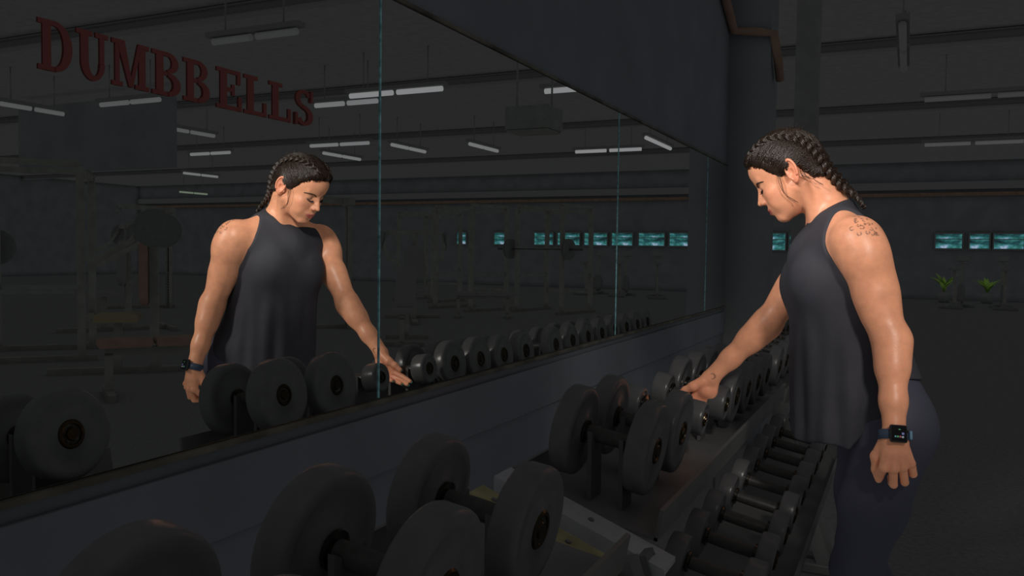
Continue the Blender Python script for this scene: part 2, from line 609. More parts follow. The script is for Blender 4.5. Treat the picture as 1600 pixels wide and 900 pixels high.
def arm_sdf(P, sh, elb, wr, bi, side):
    """bi: direction the biceps faces"""
    ax = nrm(elb - sh)
    fx = nrm(wr - elb)
    lat = np.cross(ax, bi)
    d = chain(P, [(sh, 0.050), (sh * 0.5 + elb * 0.5, 0.043), (elb, 0.036)], 0.02)
    d = smin(d, el(P, sh * 0.86 + elb * 0.14 + side * 0.012, (0.060, 0.056, 0.082), basis(bi, -ax)), 0.02)      # deltoid
    d = smin(d, el(P, sh * 0.42 + elb * 0.58 + bi * 0.018, (0.030, 0.034, 0.082), basis(bi, -ax)), 0.02)       # biceps
    d = smin(d, el(P, sh * 0.52 + elb * 0.48 - bi * 0.024, (0.032, 0.036, 0.095), basis(bi, -ax)), 0.02)       # triceps
    d = smin(d, rc(P, elb - bi * 0.004, elb + fx * 0.02 - bi * 0.003, 0.027, 0.025), 0.03)
    f1 = elb * 0.72 + wr * 0.28
    d = smin(d, chain(P, [(elb, 0.034), (f1, 0.0355), (elb * 0.36 + wr * 0.64, 0.0275), (wr, 0.0235)], 0.02), 0.035)
    return d


BI_L = nrm((-0.95, -0.25, -0.2))
BI_R = nrm((-0.75, -0.55, 0.4))


def arms_sdf(P):
    return (masked(P, (0.84, 1.93, 0.62), (1.22, 2.32, 1.50), arm_left), masked(P, (0.38, 2.26, 0.62), (1.08, 2.66, 1.50), arm_right))


def arm_left(P):
    d1 = arm_sdf(P, L_SH, L_EL, L_WR, BI_L, nrm((0.55, -0.8, 0.1)))
    d1 = smin(d1, rc(P, L_WR + nrm(l_thumbward) * 0.006, L_WR - nrm(l_thumbward) * 0.006, 0.0225, 0.0225), 0.01)
    d1 = smin(d1, masked(P, L_WR - (0.09, 0.10, 0.17), L_WR + (0.09, 0.10, 0.06), lambda Q: hand_sdf(Q, L_WR, l_k, L_F, L_TH, l_palm)), 0.012)
    return d1


def arm_right(P):
    d2 = arm_sdf(P, R_SH, R_EL, R_WR, BI_R, nrm((-0.3, 0.9, 0.1)))
    d2 = smin(d2, masked(P, R_WR - (0.17, 0.08, 0.19), R_WR + (0.08, 0.08, 0.06), lambda Q: hand_sdf(Q, R_WR, r_k, R_F, R_TH, np.array([0, -1.0, 0]))), 0.012)
    return d2


NECK_A, NECK_B = np.array([0.930, 2.306, 1.325]), np.array([0.868, 2.280, 1.448])


def head_world(P):
    return masked(P, (0.62, 2.12, 1.26), (1.02, 2.43, 1.66), lambda Q: head_sdf(to_head(Q)) * H_S)


def body_sdf(P):
    d = masked(P, (0.70, 2.03, 0.62), (1.28, 2.62, 1.52), torso_sdf)
    d = smin(d, masked(P, (0.72, 2.0, -0.1), (1.22, 2.6, 1.05), legs_sdf), 0.03)
    for hip, knee, ank in LEGS:
        d = smin(d, rc(P, ank + np.array([0.01, 0, -0.045]), ank + np.array([-0.155, 0, -0.058]), 0.034, 0.022), 0.02)
    n = rc(P, NECK_A, NECK_B, 0.056, 0.0495)
    d = smin(d, n, 0.04)
    for sh in (L_SH, R_SH):
        d = smin(d, rc(P, NECK_A * 0.75 + NECK_B * 0.25, sh + np.array([0, 0, 0.010]), 0.036, 0.036), 0.035)
        d = smin(d, rc(P, tp(CH, 0.06, 0, 0.10), sh, 0.05, 0.042), 0.04)      # pectoral
        d = smin(d, rc(P, tp(CH, -0.025, 0, 0.02), sh, 0.045, 0.040), 0.04)     # shoulder blade
    a1, a2 = arms_sdf(P)
    d = smin(d, a1, 0.018)
    d = smin(d, a2, 0.018)
    # sternomastoid
    for s_ in (-1, 1):
        d = smin(d, rc(P, from_head((-1.5, 5.0 * s_, -3.5)), NECK_A + T_F3 * 0.05 + T_L3 * 0.018 * s_, 0.013, 0.012), 0.02)
    d = smin(d, head_world(P), 0.022)
    return d


def grad(f, P, e=0.0008):
    g = np.zeros_like(P)
    for o in ((1, -1, -1), (-1, -1, 1), (-1, 1, -1), (1, 1, 1)):
        o = np.array(o, float)
        g += f(P + o * e)[:, None] * o
    return g / (4 * e)


def surface_nets(f, lo, hi, h, B=8, slack=1.6):
    lo = np.asarray(lo, float)
    n = np.ceil((np.asarray(hi) - lo) / (h * B)).astype(int)
    N = n * B + 1
    ii = np.stack(np.meshgrid(*[np.arange(k) for k in n], indexing='ij'), -1).reshape(-1, 3)
    c = lo + (ii + 0.5) * (h * B)
    dc = f(c)
    near = np.abs(dc) < h * B * 0.87 * slack
    V = np.repeat(np.repeat(np.repeat(np.where(dc.reshape(n) < 0, -1.0, 1.0).astype(np.float32), B, 0), B, 1), B, 2)
    V = np.pad(V, ((0, 1), (0, 1), (0, 1)), mode='edge')
    loc = np.stack(np.meshgrid(*[np.arange(B + 1)] * 3, indexing='ij'), -1).reshape(-1, 3)
    blocks = ii[near]
    for st in range(0, len(blocks), 400):
        bb = blocks[st:st + 400]
        idx = (bb[:, None, :] * B + loc[None]).reshape(-1, 3)
        V[idx[:, 0], idx[:, 1], idx[:, 2]] = f(lo + idx * h)
    S_ = V < 0
    cnt = np.zeros(tuple(N - 1), np.int8)
    for a in (0, 1):
        for b_ in (0, 1):
            for c_ in (0, 1):
                cnt += S_[a:N[0] - 1 + a, b_:N[1] - 1 + b_, c_:N[2] - 1 + c_]
    act = np.argwhere((cnt > 0) & (cnt < 8))
    vid = -np.ones(tuple(N - 1), np.int32)
    vid[act[:, 0], act[:, 1], act[:, 2]] = np.arange(len(act))
    acc = np.zeros((len(act), 3))
    num = np.zeros(len(act))
    cor = [(a, b_, c_) for a in (0, 1) for b_ in (0, 1) for c_ in (0, 1)]
    for i in range(8):
        for j in range(i + 1, 8):
            if sum(abs(np.array(cor[i]) - np.array(cor[j]))) != 1:
                continue
            A, B_ = act + cor[i], act + cor[j]
            va, vb = V[A[:, 0], A[:, 1], A[:, 2]], V[B_[:, 0], B_[:, 1], B_[:, 2]]
            m_ = (va < 0) != (vb < 0)
            t = np.where(m_, va / np.where(m_, va - vb, 1), 0)
            acc += np.where(m_[:, None], np.array(cor[i]) + t[:, None] * (np.array(cor[j]) - np.array(cor[i])), 0)
            num += m_
    verts = lo + (act + acc / num[:, None]) * h
    quads = []
    for ax in range(3):
        u, v = (ax + 1) % 3, (ax + 2) % 3
        sl0 = [slice(1, -1)] * 3
        sl0[ax] = slice(0, -1)
        sl1 = list(sl0)
        sl1[ax] = slice(1, None)
        s0, s1 = S_[tuple(sl0)], S_[tuple(sl1)]
        e = np.argwhere(s0 != s1)
        off = np.array([1, 1, 1])
        off[ax] = 0
        g = e + off
        flip = s0[e[:, 0], e[:, 1], e[:, 2]]
        du, dv = np.zeros(3, int), np.zeros(3, int)
        du[u], dv[v] = 1, 1
        q = []
        for d_ in (-du - dv, -dv, 0 * du, -du):
            p_ = g + d_
            q.append(vid[p_[:, 0], p_[:, 1], p_[:, 2]])
        q = np.stack(q, 1)
        q = np.where(flip[:, None], q, q[:, ::-1])
        quads.append(q)
    return verts, np.concatenate(quads)


def project(f, P, it=2, maxstep=0.003):
    for _ in range(it):
        d = f(P)
        g = grad(f, P)
        gl = (g * g).sum(1) + 1e-6
        st = -(d / gl)[:, None] * g
        ln = np.linalg.norm(st, axis=1)
        P = P + st * np.minimum(1, maxstep / (ln + 1e-9))[:, None]
    return P


def net_object(name, f, lo, hi, h, m_, parent=None, refine=None, proj=1):
    V, Q = surface_nets(f, lo, hi, h)
    me = bpy.data.meshes.new(name)
    me.from_pydata(V.tolist(), [], Q.tolist())
    if refine is not None:
        bm = bmesh.new()
        bm.from_mesh(me)
        bm.verts.ensure_lookup_table()
        msk = refine(V)
        ed = [e for e in bm.edges if msk[e.verts[0].index] and msk[e.verts[1].index]]
        bmesh.ops.subdivide_edges(bm, edges=ed, cuts=1, use_grid_fill=True)
        bm.to_mesh(me)
        bm.free()
    n = len(me.vertices)
    P = np.empty(n * 3)
    me.vertices.foreach_get('co', P)
    P = project(f, P.reshape(-1, 3), proj)
    me.vertices.foreach_set('co', P.ravel())
    me.polygons.foreach_set('use_smooth', [True] * len(me.polygons))
    me.update()
    me.materials.append(m_)
    o = bpy.data.objects.new(name, me)
    COL.objects.link(o)
    if parent is not None:
        o.parent = parent
    return o, P


def tint_attr(me, col):
    a = me.color_attributes.new('tint', 'FLOAT_COLOR', 'POINT')
    c = np.ones((len(col), 4), np.float32)
    c[:, :3] = col
    a.data.foreach_set('color', c.ravel())


woman = thing('person', 'woman with two dark braids, black sleeveless top and navy leggings, reaching down for a dumbbell', 'person', (0, 0, 0))


def refine_mask(V):
    q = to_head(V)
    head = (q[:, 2] > -11.5) & (q[:, 2] < 9) & (q[:, 0] > -4) & (np.linalg.norm(V - H_T, axis=1) < 0.2)
    lh = V[:, 2] < L_WR[2] + 0.02
    lh &= np.linalg.norm(V - L_WR, axis=1) < 0.2
    rh = np.linalg.norm(V - R_WR, axis=1) < 0.17
    rh &= V[:, 0] < R_WR[0] + 0.03
    sh = np.linalg.norm(V - np.array([1.005, 2.105, 1.318]), axis=1) < 0.062
    return head | lh | rh | sh


body, BV = net_object('body', body_sdf, (0.38, 1.95, -0.02), (1.26, 2.62, 1.60), 0.0030, M['skin'], woman, refine_mask, 1)


def skin_tint(V):
    col = np.tile(np.array([0.79, 0.355, 0.205]), (len(V), 1))
    q = to_head(V)
    ay = np.abs(q[:, 1])

    def blend(w_, c):
        nonlocal col
        col = col * (1 - w_[:, None]) + np.array(c) * w_[:, None]
    sm = lambda a, b_, x: np.clip((x - a) / (b_ - a), 0, 1) ** 2 * (3 - 2 * np.clip((x - a) / (b_ - a), 0, 1))
    isface = (q[:, 0] > 3) & (np.linalg.norm(V - H_T, axis=1) < 0.2)
    # cheeks and nose a little redder
    blend(0.35 * isface * np.exp(-((q[:, 0] - 6.5) ** 2 + (ay - 4.2) ** 2 + (q[:, 2] + 2.2) ** 2) / 5.0), (0.76, 0.27, 0.165))
    # lips
    lipu = np.exp(-(((q[:, 2] + 4.78 + 0.10 * ay) / 0.36) ** 4) - ((ay / 2.3) ** 6)) * (q[:, 0] > 7.6)
    lipl = np.exp(-(((q[:, 2] + 5.72 - 0.12 * ay) / 0.42) ** 4) - ((ay / 2.1) ** 6)) * (q[:, 0] > 7.6)
    blend(np.clip(lipu + lipl, 0, 1) * 0.95 * isface, (0.46, 0.10, 0.10))
    # ears redder
    blend(0.45 * sm(6.9, 7.6, ay) * (np.abs(q[:, 0] + 0.5) < 2.8) * (np.abs(q[:, 2]) < 4.5), (0.80, 0.25, 0.15))
    # darker brown tone over the upper lids
    blend(0.35 * isface * np.exp(-((ay - 3.0) / 1.5) ** 4 - ((q[:, 2] - 1.2) / 0.9) ** 4), (0.30, 0.17, 0.13))
    # hands redder
    blend(0.35 * np.exp(-(np.linalg.norm(V - (R_WR + r_dir * 0.07), axis=1) / 0.07) ** 4), (0.76, 0.26, 0.16))
    # leopard-spot tattoo on the left shoulder: broken rings and flecks
    r_ = random.Random(11)
    ink = np.zeros(len(V))
    spots = [((0.9777, 2.0967, 1.3136), 0.0062, 0.4), ((0.9943, 2.0902, 1.3015), 0.0058, 1.9), ((0.9996, 2.0986, 1.3167), 0.0060, 3.0), ((1.0125, 2.0956, 1.3047), 0.0055, 1.6),
             ((0.9862, 2.1091, 1.3305), 0.0045, 0.9), ((0.9803, 2.1337, 1.3436), 0.0040, 2.2), ((1.0026, 2.1139, 1.3321), 0.0042, 0.2), ((1.0201, 2.1042, 1.3124), 0.0045, 2.7),
             ((1.0285, 2.1053, 1.3050), 0.0042, 1.2), ((1.0127, 2.1101, 1.3245), 0.0042, 3.6), ((0.9925, 2.1008, 1.3212), 0.0045, 1.4), ((1.034, 2.1074, 1.3006), 0.0038, 0.6),
             ((1.0234, 2.0989, 1.3003), 0.0038, 2.0), ((0.9905, 2.128, 1.3435), 0.0035, 0.5), ((0.9970, 2.120, 1.3385), 0.0035, 1.0), ((1.0070, 2.125, 1.3355), 0.0035, 2.5),
             ((1.0180, 2.118, 1.3245), 0.0035, 2.0), ((1.0290, 2.115, 1.3130), 0.0035, 0.0), ((0.984, 2.118, 1.337), 0.0035, 0.3), ((1.006, 2.105, 1.326), 0.0038, 0.8)]
    for k in range(26):
        u, v = r_.uniform(0, 1), r_.uniform(0, 1)
        spots.append(((0.980 + 0.05 * u, 2.128 - 0.020 * v - 0.006 * u, 1.342 - 0.030 * u - 0.012 * v), r_.uniform(0.0024, 0.0036), r_.uniform(0, 6)))
    for c, r, a in spots:
        d = V - np.array(c)
        ds = np.linalg.norm(d, axis=1)
        near = np.where(ds < 0.012)[0]
        if not len(near):
            continue
        ang = np.arctan2(d[near, 2], d[near, 0])
        gap = np.cos(ang - a) < 0.80
        ring = np.exp(-((ds[near] - r * 0.75) / 0.0014) ** 2) * gap * (0.75 + 0.25 * np.sin(3 * ang + a))
        ink[near] = np.maximum(ink[near], ring)
    blend(np.clip(ink, 0, 1) * 0.92, (0.045, 0.04, 0.04))
    # small crescent tattoo on the inside of the right wrist
    d = V - np.array([0.5953, 2.4139, 0.8941])
    ds = np.linalg.norm(d, axis=1)
    near = ds < 0.016
    ang = np.arctan2(d[:, 2], d[:, 0])
    ring = np.exp(-((ds - 0.0075) / (0.0013 + 0.0014 * np.clip(np.cos(ang - 0.2), 0, 1))) ** 2) * (np.cos(ang - 0.2) > -0.45)
    blend(np.where(near, np.clip(ring, 0, 1) * 0.75, 0.0), (0.10, 0.07, 0.06))
    return col


tint_attr(body.data, skin_tint(BV))


# ------------------------------------------------------------------ clothing
def shirt_sdf(P):
    q = (P - CH) @ T_B
    f_, l_, u_ = q[:, 0], q[:, 1], q[:, 2]
    z = P[:, 2]
    d = torso_sdf(P, 0.011)
    # loose body of the top: an elliptical column hanging from the bust
    t = np.clip((1.16 - z) / 0.38, -0.3, 1.2)
    cx = 0.934 + 0.032 * t
    cy = 2.312 - 0.012 * t
    a = 0.118 + 0.016 * np.clip(t, 0, 1.2)
    b_ = 0.142 + 0.014 * np.clip(t, 0, 1.2)
    dx, dy = P[:, 0] - cx, P[:, 1] - cy
    pf = dx * T_F[0] + dy * T_F[1]
    pl = dx * T_R[0] + dy * T_R[1]
    th = np.arctan2(pl / b_, pf / a)
    fold = (0.0035 * np.sin(9 * th + 3.2 * t) + 0.0025 * np.sin(17 * th + 1.0 - 2.0 * t) + 0.002 * np.sin(5 * th - 7 * t)) * np.clip(t + 0.15, 0, 1)
    k0 = np.sqrt((pf / a) ** 2 + (pl / b_) ** 2)
    k1 = np.sqrt((pf / a ** 2) ** 2 + (pl / b_ ** 2) ** 2) + 1e-6
    col = k0 * (k0 - 1) / k1 - fold
    col = smax(col, z - 1.17, 0.05)
    d = smin(d, col, 0.03)
    d = smin(d, rc(P, NECK_A, NECK_B, 0.0625, 0.0565), 0.03)
    for sh in (L_SH, R_SH):
        d = smin(d, rc(P, NECK_A * 0.75 + NECK_B * 0.25, sh + np.array([0, 0, 0.010]), 0.044, 0.044), 0.03)
        d = smin(d, rc(P, tp(CH, 0.06, 0, 0.10), sh, 0.058, 0.050), 0.03)
        d = smin(d, rc(P, tp(CH, -0.025, 0, 0.02), sh, 0.053, 0.048), 0.03)
    # neckline, armholes, hem
    d = smax(d, (P - np.array([0.874, 2.311, 1.343])) @ nrm((-0.52, 0.06, 0.85)), 0.014)
    l0 = np.interp(u_, [-0.02, 0.024, 0.077, 0.13, 0.184, 0.23], [0.158, 0.157, 0.154, 0.138, 0.112, 0.095])
    for s_ in (1, -1):
        d = smax(d, -smax(l0 - s_ * l_, -0.004 - u_, 0.045), 0.004)
    hem = 0.780 + 0.17 * np.clip((0.03 - pf) / 0.12, 0, 1) + 0.006 * np.sin(5 * th)
    d = smax(d, hem - z, 0.008)
    return d


shirt, _ = net_object('sleeveless_top', shirt_sdf, (0.74, 2.05, 0.76), (1.24, 2.58, 1.46), 0.0036, M['shirt'], woman, None, 1)


def leg_wear_sdf(P):
    d = torso_sdf(P, 0.003)
    d = smin(d, legs_sdf(P, 0.003), 0.03)
    d = smax(d, (P - tp(WA, 0, 0, -0.06)) @ T_U, 0.003)
    return smax(d, 0.10 - P[:, 2], 0.003)


legw, _ = net_object('leggings', leg_wear_sdf, (0.84, 2.05, 0.06), (1.24, 2.54, 1.04), 0.006, M['leggings'], woman, None, 1)
for hip, knee, ank in LEGS:
    def shoe_sdf(P, ank=ank):
        d = rc(P, ank + np.array([0.012, 0, -0.038]), ank + np.array([-0.16, 0, -0.052]), 0.042, 0.028)
        d = smin(d, rc(P, ank + np.array([0.012, 0, 0.01]), ank + np.array([0.012, 0, -0.04]), 0.043, 0.042), 0.02)
        return smax(smax(d, 0.012 - P[:, 2], 0.004), P[:, 2] - 0.115, 0.004)
    sh_o, _ = net_object('shoe', shoe_sdf, ank - (0.24, 0.07, 0.10), ank + (0.09, 0.07, 0.06), 0.006, M['shoe'], woman, None, 1)
    so = MB()
    n = 20
    rim = []
    for k in range(n):
        a = 2 * PI * k / n
        wv = 0.042 if math.cos(a) > 0 else 0.036
        rim.append((ank[0] - 0.074 + 0.128 * math.cos(a), ank[1] + wv * math.sin(a)))
    vs_ = [(x, y, 0.0) for x, y in rim] + [(x, y, 0.018) for x, y in rim]
    so.add(vs_, [(k, (k + 1) % n, n + (k + 1) % n, n + k) for k in range(n)] + [tuple(reversed(range(n))), tuple(range(n, 2 * n))])
    so.build('sole', M['sole'], sh_o)

# ------------------------------------------------------------------ hair: swept-back cap of strands and two plaits
HX = [-9, -6.5, -4.5, -3.3, -2.6, -1.5, -0.2, 0.9, 1.6, 2.4, 3.5, 4.8, 6.1, 7.4, 8.7, 10]
HZ = [-4.6, -4.4, -3.6, -1.4, 1.9, 3.5, 3.3, 1.6, 0.2, 0.6, 2.5, 4.6, 6.0, 7.0, 7.5, 7.9]


def hairline(x, y):
    """height of the hairline over the skull at forward coordinate x"""
    return np.interp(x, HX, HZ) + 0.16 * np.sin(3.1 * x) + 0.10 * np.sin(7.3 * x)


def cap_sdf(q):
    s = np.stack([q[:, 0], np.abs(q[:, 1]), q[:, 2]], 1)
    d = skull_sdf(s)
    d = smin(d, rc(s, (-4.6, 0, 0.0), (-4.0, 0, -4.6), 4.3, 4.0), 2.0)
    edge = (hairline(s[:, 0], s[:, 1]) - s[:, 2])
    th = (0.62 + 0.45 * np.clip((s[:, 0] - 4.5) / 4, 0, 1)) * np.clip(-edge / 2.6, 0, 1) ** 0.6 + 0.04
    d = d - th
    return smax(d, edge * 0.75, 0.15)


def cap_world(P):
    return cap_sdf(to_head(P)) * H_S


hair, _ = net_object('hair', cap_world, (0.66, 2.16, 1.34), (1.00, 2.39, 1.62), 0.0028, M['hair'], woman, None, 1)


def smooth_path(pts, n):
    pts = np.asarray(pts, float)
    t = np.linspace(0, len(pts) - 1, n)
    out = []
    for u in t:
        i = min(int(u), len(pts) - 2)
        f_ = u - i
        p0, p1, p2, p3 = pts[max(i - 1, 0)], pts[i], pts[i + 1], pts[min(i + 2, len(pts) - 1)]
        out.append(0.5 * ((2 * p1) + (-p0 + p2) * f_ + (2 * p0 - 5 * p1 + 4 * p2 - p3) * f_ ** 2 + (-p0 + 3 * p1 - 3 * p2 + p3) * f_ ** 3))
    return np.array(out)


def resample(p, step):
    d = np.r_[0, np.cumsum(np.linalg.norm(np.diff(p, axis=0), axis=1))]
    n = max(int(d[-1] / step), 4)
    t = np.linspace(0, d[-1], n)
    return np.stack([np.interp(t, d, p[:, k]) for k in range(3)], 1), t


def scalp(q, lift):
    """put head-frame points on the hair surface, lifted outwards"""
    q = np.array(q, float)
    def f(s):
        s = np.stack([s[:, 0], np.abs(s[:, 1]), s[:, 2]], 1)
        edge = hairline(s[:, 0], s[:, 1]) - s[:, 2]
        return smin(skull_sdf(s), rc(s, (-4.6, 0, 0.0), (-4.0, 0, -4.6), 4.3, 4.0), 2.0) - 0.45 * np.clip((s[:, 0] - 4.5) / 4, 0, 1) * np.clip(-edge / 2.6, 0, 1) ** 0.6
    for _ in range(4):
        d = f(q) - lift
        g = grad(f, q, 0.05)
        q = q - (d / ((g * g).sum(1) + 1e-6))[:, None] * g
    return q


BRAID_Q = [(6.6, 2.6, 8.4), (3.6, 4.0, 10.2), (-0.4, 4.9, 9.9), (-4.2, 5.2, 7.6), (-6.7, 4.9, 4.2), (-7.9, 4.3, 0.8), (-8.1, 3.6, -2.0)]
TAILS = {1: [(0.934, 2.258, 1.434), (0.950, 2.262, 1.420), (0.968, 2.263, 1.405), (0.984, 2.262, 1.389), (0.992, 2.260, 1.372)],
         -1: [(0.941, 2.300, 1.434), (0.960, 2.304, 1.416), (0.980, 2.306, 1.396), (0.994, 2.306, 1.370)]}
strands = MB()
r_ = random.Random(3)
for s_ in (1, -1):
    bq = smooth_path([(x, y * s_, z) for x, y, z in BRAID_Q], 60)
    bq = scalp(bq, 0.75)
    # strands combed from the hairline and from the parting into the plait
    starts, ends = [], []
    for k in range(1100):
        u = r_.random()
        x = -7.5 + 16.2 * u
        zz = float(hairline(np.array([x]), 0)[0]) + r_.uniform(-0.15, 1.0)
        if x > 7.3:
            yy = s_ * r_.uniform(0.0, 4.5)
            x = 7.6 + r_.uniform(-0.4, 1.0)
            zz = 7.4 + r_.uniform(-0.3, 1.0) - 0.05 * yy * yy
        else:
            yy = s_ * (7.0 if x < 3 else 7.0 - (x - 3) * 0.85)
        starts.append((x, yy, zz))
        t = np.clip(1 - (x + 8.0) / 15.0 + r_.uniform(0.16, 0.40), 0.02, 0.99)
        ends.append(bq[int(t * 59)] + np.array([r_.uniform(-.4, .4), r_.uniform(-.4, .4), 0]))
    for k in range(420):
        x = r_.uniform(-8.0, 7.5)
        zz = 3.9 + 7.7 * math.sqrt(max(0.0, 1 - ((x - 0.1) / 8.7) ** 2))
        starts.append((x, s_ * r_.uniform(0.05, 1.2), zz))
        t = np.clip(1 - (x + 8.0) / 15.5 + r_.uniform(0.08, 0.22), 0.02, 0.99)
        ends.append(bq[int(t * 59)] + np.array([r_.uniform(-.4, .4), r_.uniform(-.4, .4), 0]))
    A, B_ = scalp(starts, 0.04), np.array(ends)
    n = 11
    T_ = np.linspace(0, 1, n)
    pth = A[:, None, :] * (1 - T_)[None, :, None] + B_[:, None, :] * T_[None, :, None]
    wav = rng.normal(0, 0.13, (len(A), 1, 3)) * np.sin(PI * T_)[None, :, None] * 2.0 + rng.normal(0, 0.06, (len(A), 1, 3)) * np.sin(3 * PI * T_)[None, :, None]
    pth = pth + wav
    lift = ((0.75 + rng.uniform(-0.1, 0.28, (len(A), 1))) * np.clip(T_ * 3.2, 0.05, 1)[None, :] ** 0.7).reshape(-1)
    flat = scalp(pth.reshape(-1, 3), lift)
    wp = from_head(flat).reshape(len(A), n, 3)
    for i in range(len(A)):
        r0 = r_.uniform(0.00045, 0.00105)
        strands.tube(wp[i], [r0 * (0.35 + 0.65 * math.sin(PI * min(1, 0.12 + 0.8 * t))) for t in T_], n=4)
st = strands.build('strands', M['hair'], hair)
st['kind'] = 'stuff'
fl = MB()
for k in range(70):
    a = np.array([r_.uniform(-7, 3.5), r_.uniform(-5.5, 5.5), r_.uniform(6, 11)])
    q0 = scalp([a], 0.9)[0]
    d_ = np.array([-r_.uniform(0.6, 2.0), r_.uniform(-0.8, 0.8), r_.uniform(-0.4, 0.6)])
    nn_ = (q0 - np.array([0, 0, 2.0]))
    nn_ = nn_ / np.linalg.norm(nn_)
    fl.tube(from_head(np.array([q0, q0 + d_ * 0.5 + nn_ * 0.35, q0 + d_ + nn_ * r_.uniform(0.1, 0.6)])), [0.00035, 0.0003, 0.00015], n=3)
fo = fl.build('flyaway_hair', M['hair'], hair)
fo['kind'] = 'stuff'
for s_ in (1, -1):
    bq = scalp(smooth_path([(x, y * s_, z) for x, y, z in BRAID_Q], 60), 0.75)
    hp = from_head(bq)
    full = np.concatenate([hp, smooth_path(np.concatenate([hp[-1:], np.array(TAILS[s_])]), 40)[2:]])
    full, arc = resample(full, 0.0022)
    L_ = arc[-1]
    tang = np.gradient(full, axis=0)
    tang /= np.linalg.norm(tang, axis=1)[:, None]
    outw = full - (H_T + np.array([0.0, 0.0, -0.01]))
    outw -= (outw * tang).sum(1)[:, None] * tang
    outw /= np.linalg.norm(outw, axis=1)[:, None]
    latv = np.cross(tang, outw)
    size = np.interp(arc / L_, [0, 0.12, 0.5, 0.8, 1.0], [0.5, 1.0, 1.35, 1.15, 0.5])
    bm_ = MB()
    for i in range(3):
        ph = arc / 0.030 * PI + 2 * PI * i / 3
        c_ = full + latv * (0.0088 * size * np.sin(ph))[:, None] + outw * (0.0045 * size * np.sin(2 * ph))[:, None]
        for j in range(9):
            a = 2 * PI * j / 9 + ph * 0.2
            off = latv * ((0.0030 + 0.0016 * (j % 2)) * size * np.cos(a))[:, None] + outw * ((0.0030 + 0.0016 * (j % 2)) * size * np.sin(a))[:, None]
            pts = (c_ + off)[::2]
            bm_.tube(pts, list(0.0021 * size[::2]), n=5)
    br = bm_.build('braid', M['hair'], woman)
    tie = MB()
    e0 = len(full) - 9
    tie.tube(full[e0:e0 + 4], 0.0062, n=10)
    tie.build('hair_tie', M['lash'], br)
# loose wisps
for pts in ([(2.2, 6.9, 1.2), (2.9, 7.0, -1.0), (3.2, 6.6, -3.4), (2.9, 5.9, -5.2), (1.9, 5.7, -6.8)],
            [(1.9, 6.95, 1.0), (2.3, 7.2, -1.0), (2.8, 6.9, -2.6), (2.9, 6.3, -4.2), (2.0, 6.0, -6.0), (1.4, 5.9, -7.2)],
            [(-3.4, 6.3, -1.2), (-3.4, 6.4, -2.6), (-4.4, 6.0, -4.0)], [(-4.4, 5.9, -2.6), (-4.6, 5.8, -4.6), (-5.6, 5.3, -6.4)],
            [(-2.8, 6.6, -0.6), (-2.6, 6.6, -2.0), (-3.6, 6.3, -3.4)],
            [(2.2, -6.9, 1.2), (2.9, -7.0, -1.0), (3.2, -6.6, -3.4), (2.9, -5.9, -5.2), (1.9, -5.7, -6.8)]):
    wi = MB()
    for k in range(3):
        o = np.array([r_.uniform(-.12, .12), r_.uniform(-.05, .1), r_.uniform(-.2, .2)])
        p_ = from_head(smooth_path(np.array(pts) + o, 16))
        wi.tube(p_, [0.00045] * 16, n=4)
    wi.build('wisp', M['hair'], hair)

# ------------------------------------------------------------------ brows, lashes, nails, watch
def face_pts(q, lift):
    q = np.array(q, float)
    for _ in range(5):
        d = head_sdf(q) - lift
        g = grad(head_sdf, q, 0.03)
        q = q - (d / ((g * g).sum(1) + 1e-6))[:, None] * g
    return q


for s_ in (1, -1):
    bw, ls = MB(), MB()
    c_ = smooth_path([(8.6, 1.30, 1.70), (8.3, 2.5, 2.15), (7.5, 3.8, 2.35), (6.3, 4.8, 1.85)], 26)
    for k in range(26):
        for j in range(3):
            p0 = c_[k] + np.array([0, 0, (j - 1) * 0.17 * (1 - 0.6 * k / 25)])
            p1 = p0 + np.array([-0.12, 0.42, 0.14 if k < 14 else -0.12])
            q_ = face_pts([p0 * (1, s_, 1), (p0 + p1) / 2 * (1, s_, 1), p1 * (1, s_, 1)], 0.03)
            bw.tube(from_head(q_), [0.0009, 0.0010, 0.0004], n=4)
    e = smooth_path([(8.6, 1.75, 0.15), (8.6, 2.5, -0.02), (8.4, 3.3, -0.02), (7.6, 4.15, 0.22)], 22)
    q0 = face_pts(e * (1, s_, 1), 0.02)
    ls.tube(from_head(q0), [0.0009] + [0.0015] * 20 + [0.0008], n=5)
    for k in range(2, 22):
        p0 = q0[k]
        d_ = np.array([0.62, 0.10 * s_ * (k - 8) / 10, -0.30])
        pts = [p0, p0 + d_ * 0.45, p0 + d_ * 0.85 + np.array([0.05, 0, 0.10])]
        ls.tube(from_head(np.array(pts)), [0.0009, 0.0007, 0.0003], n=4)
    bw.build('eyebrow', M['brow'], woman)
    ls.build('eyelashes', M['lash'], woman)
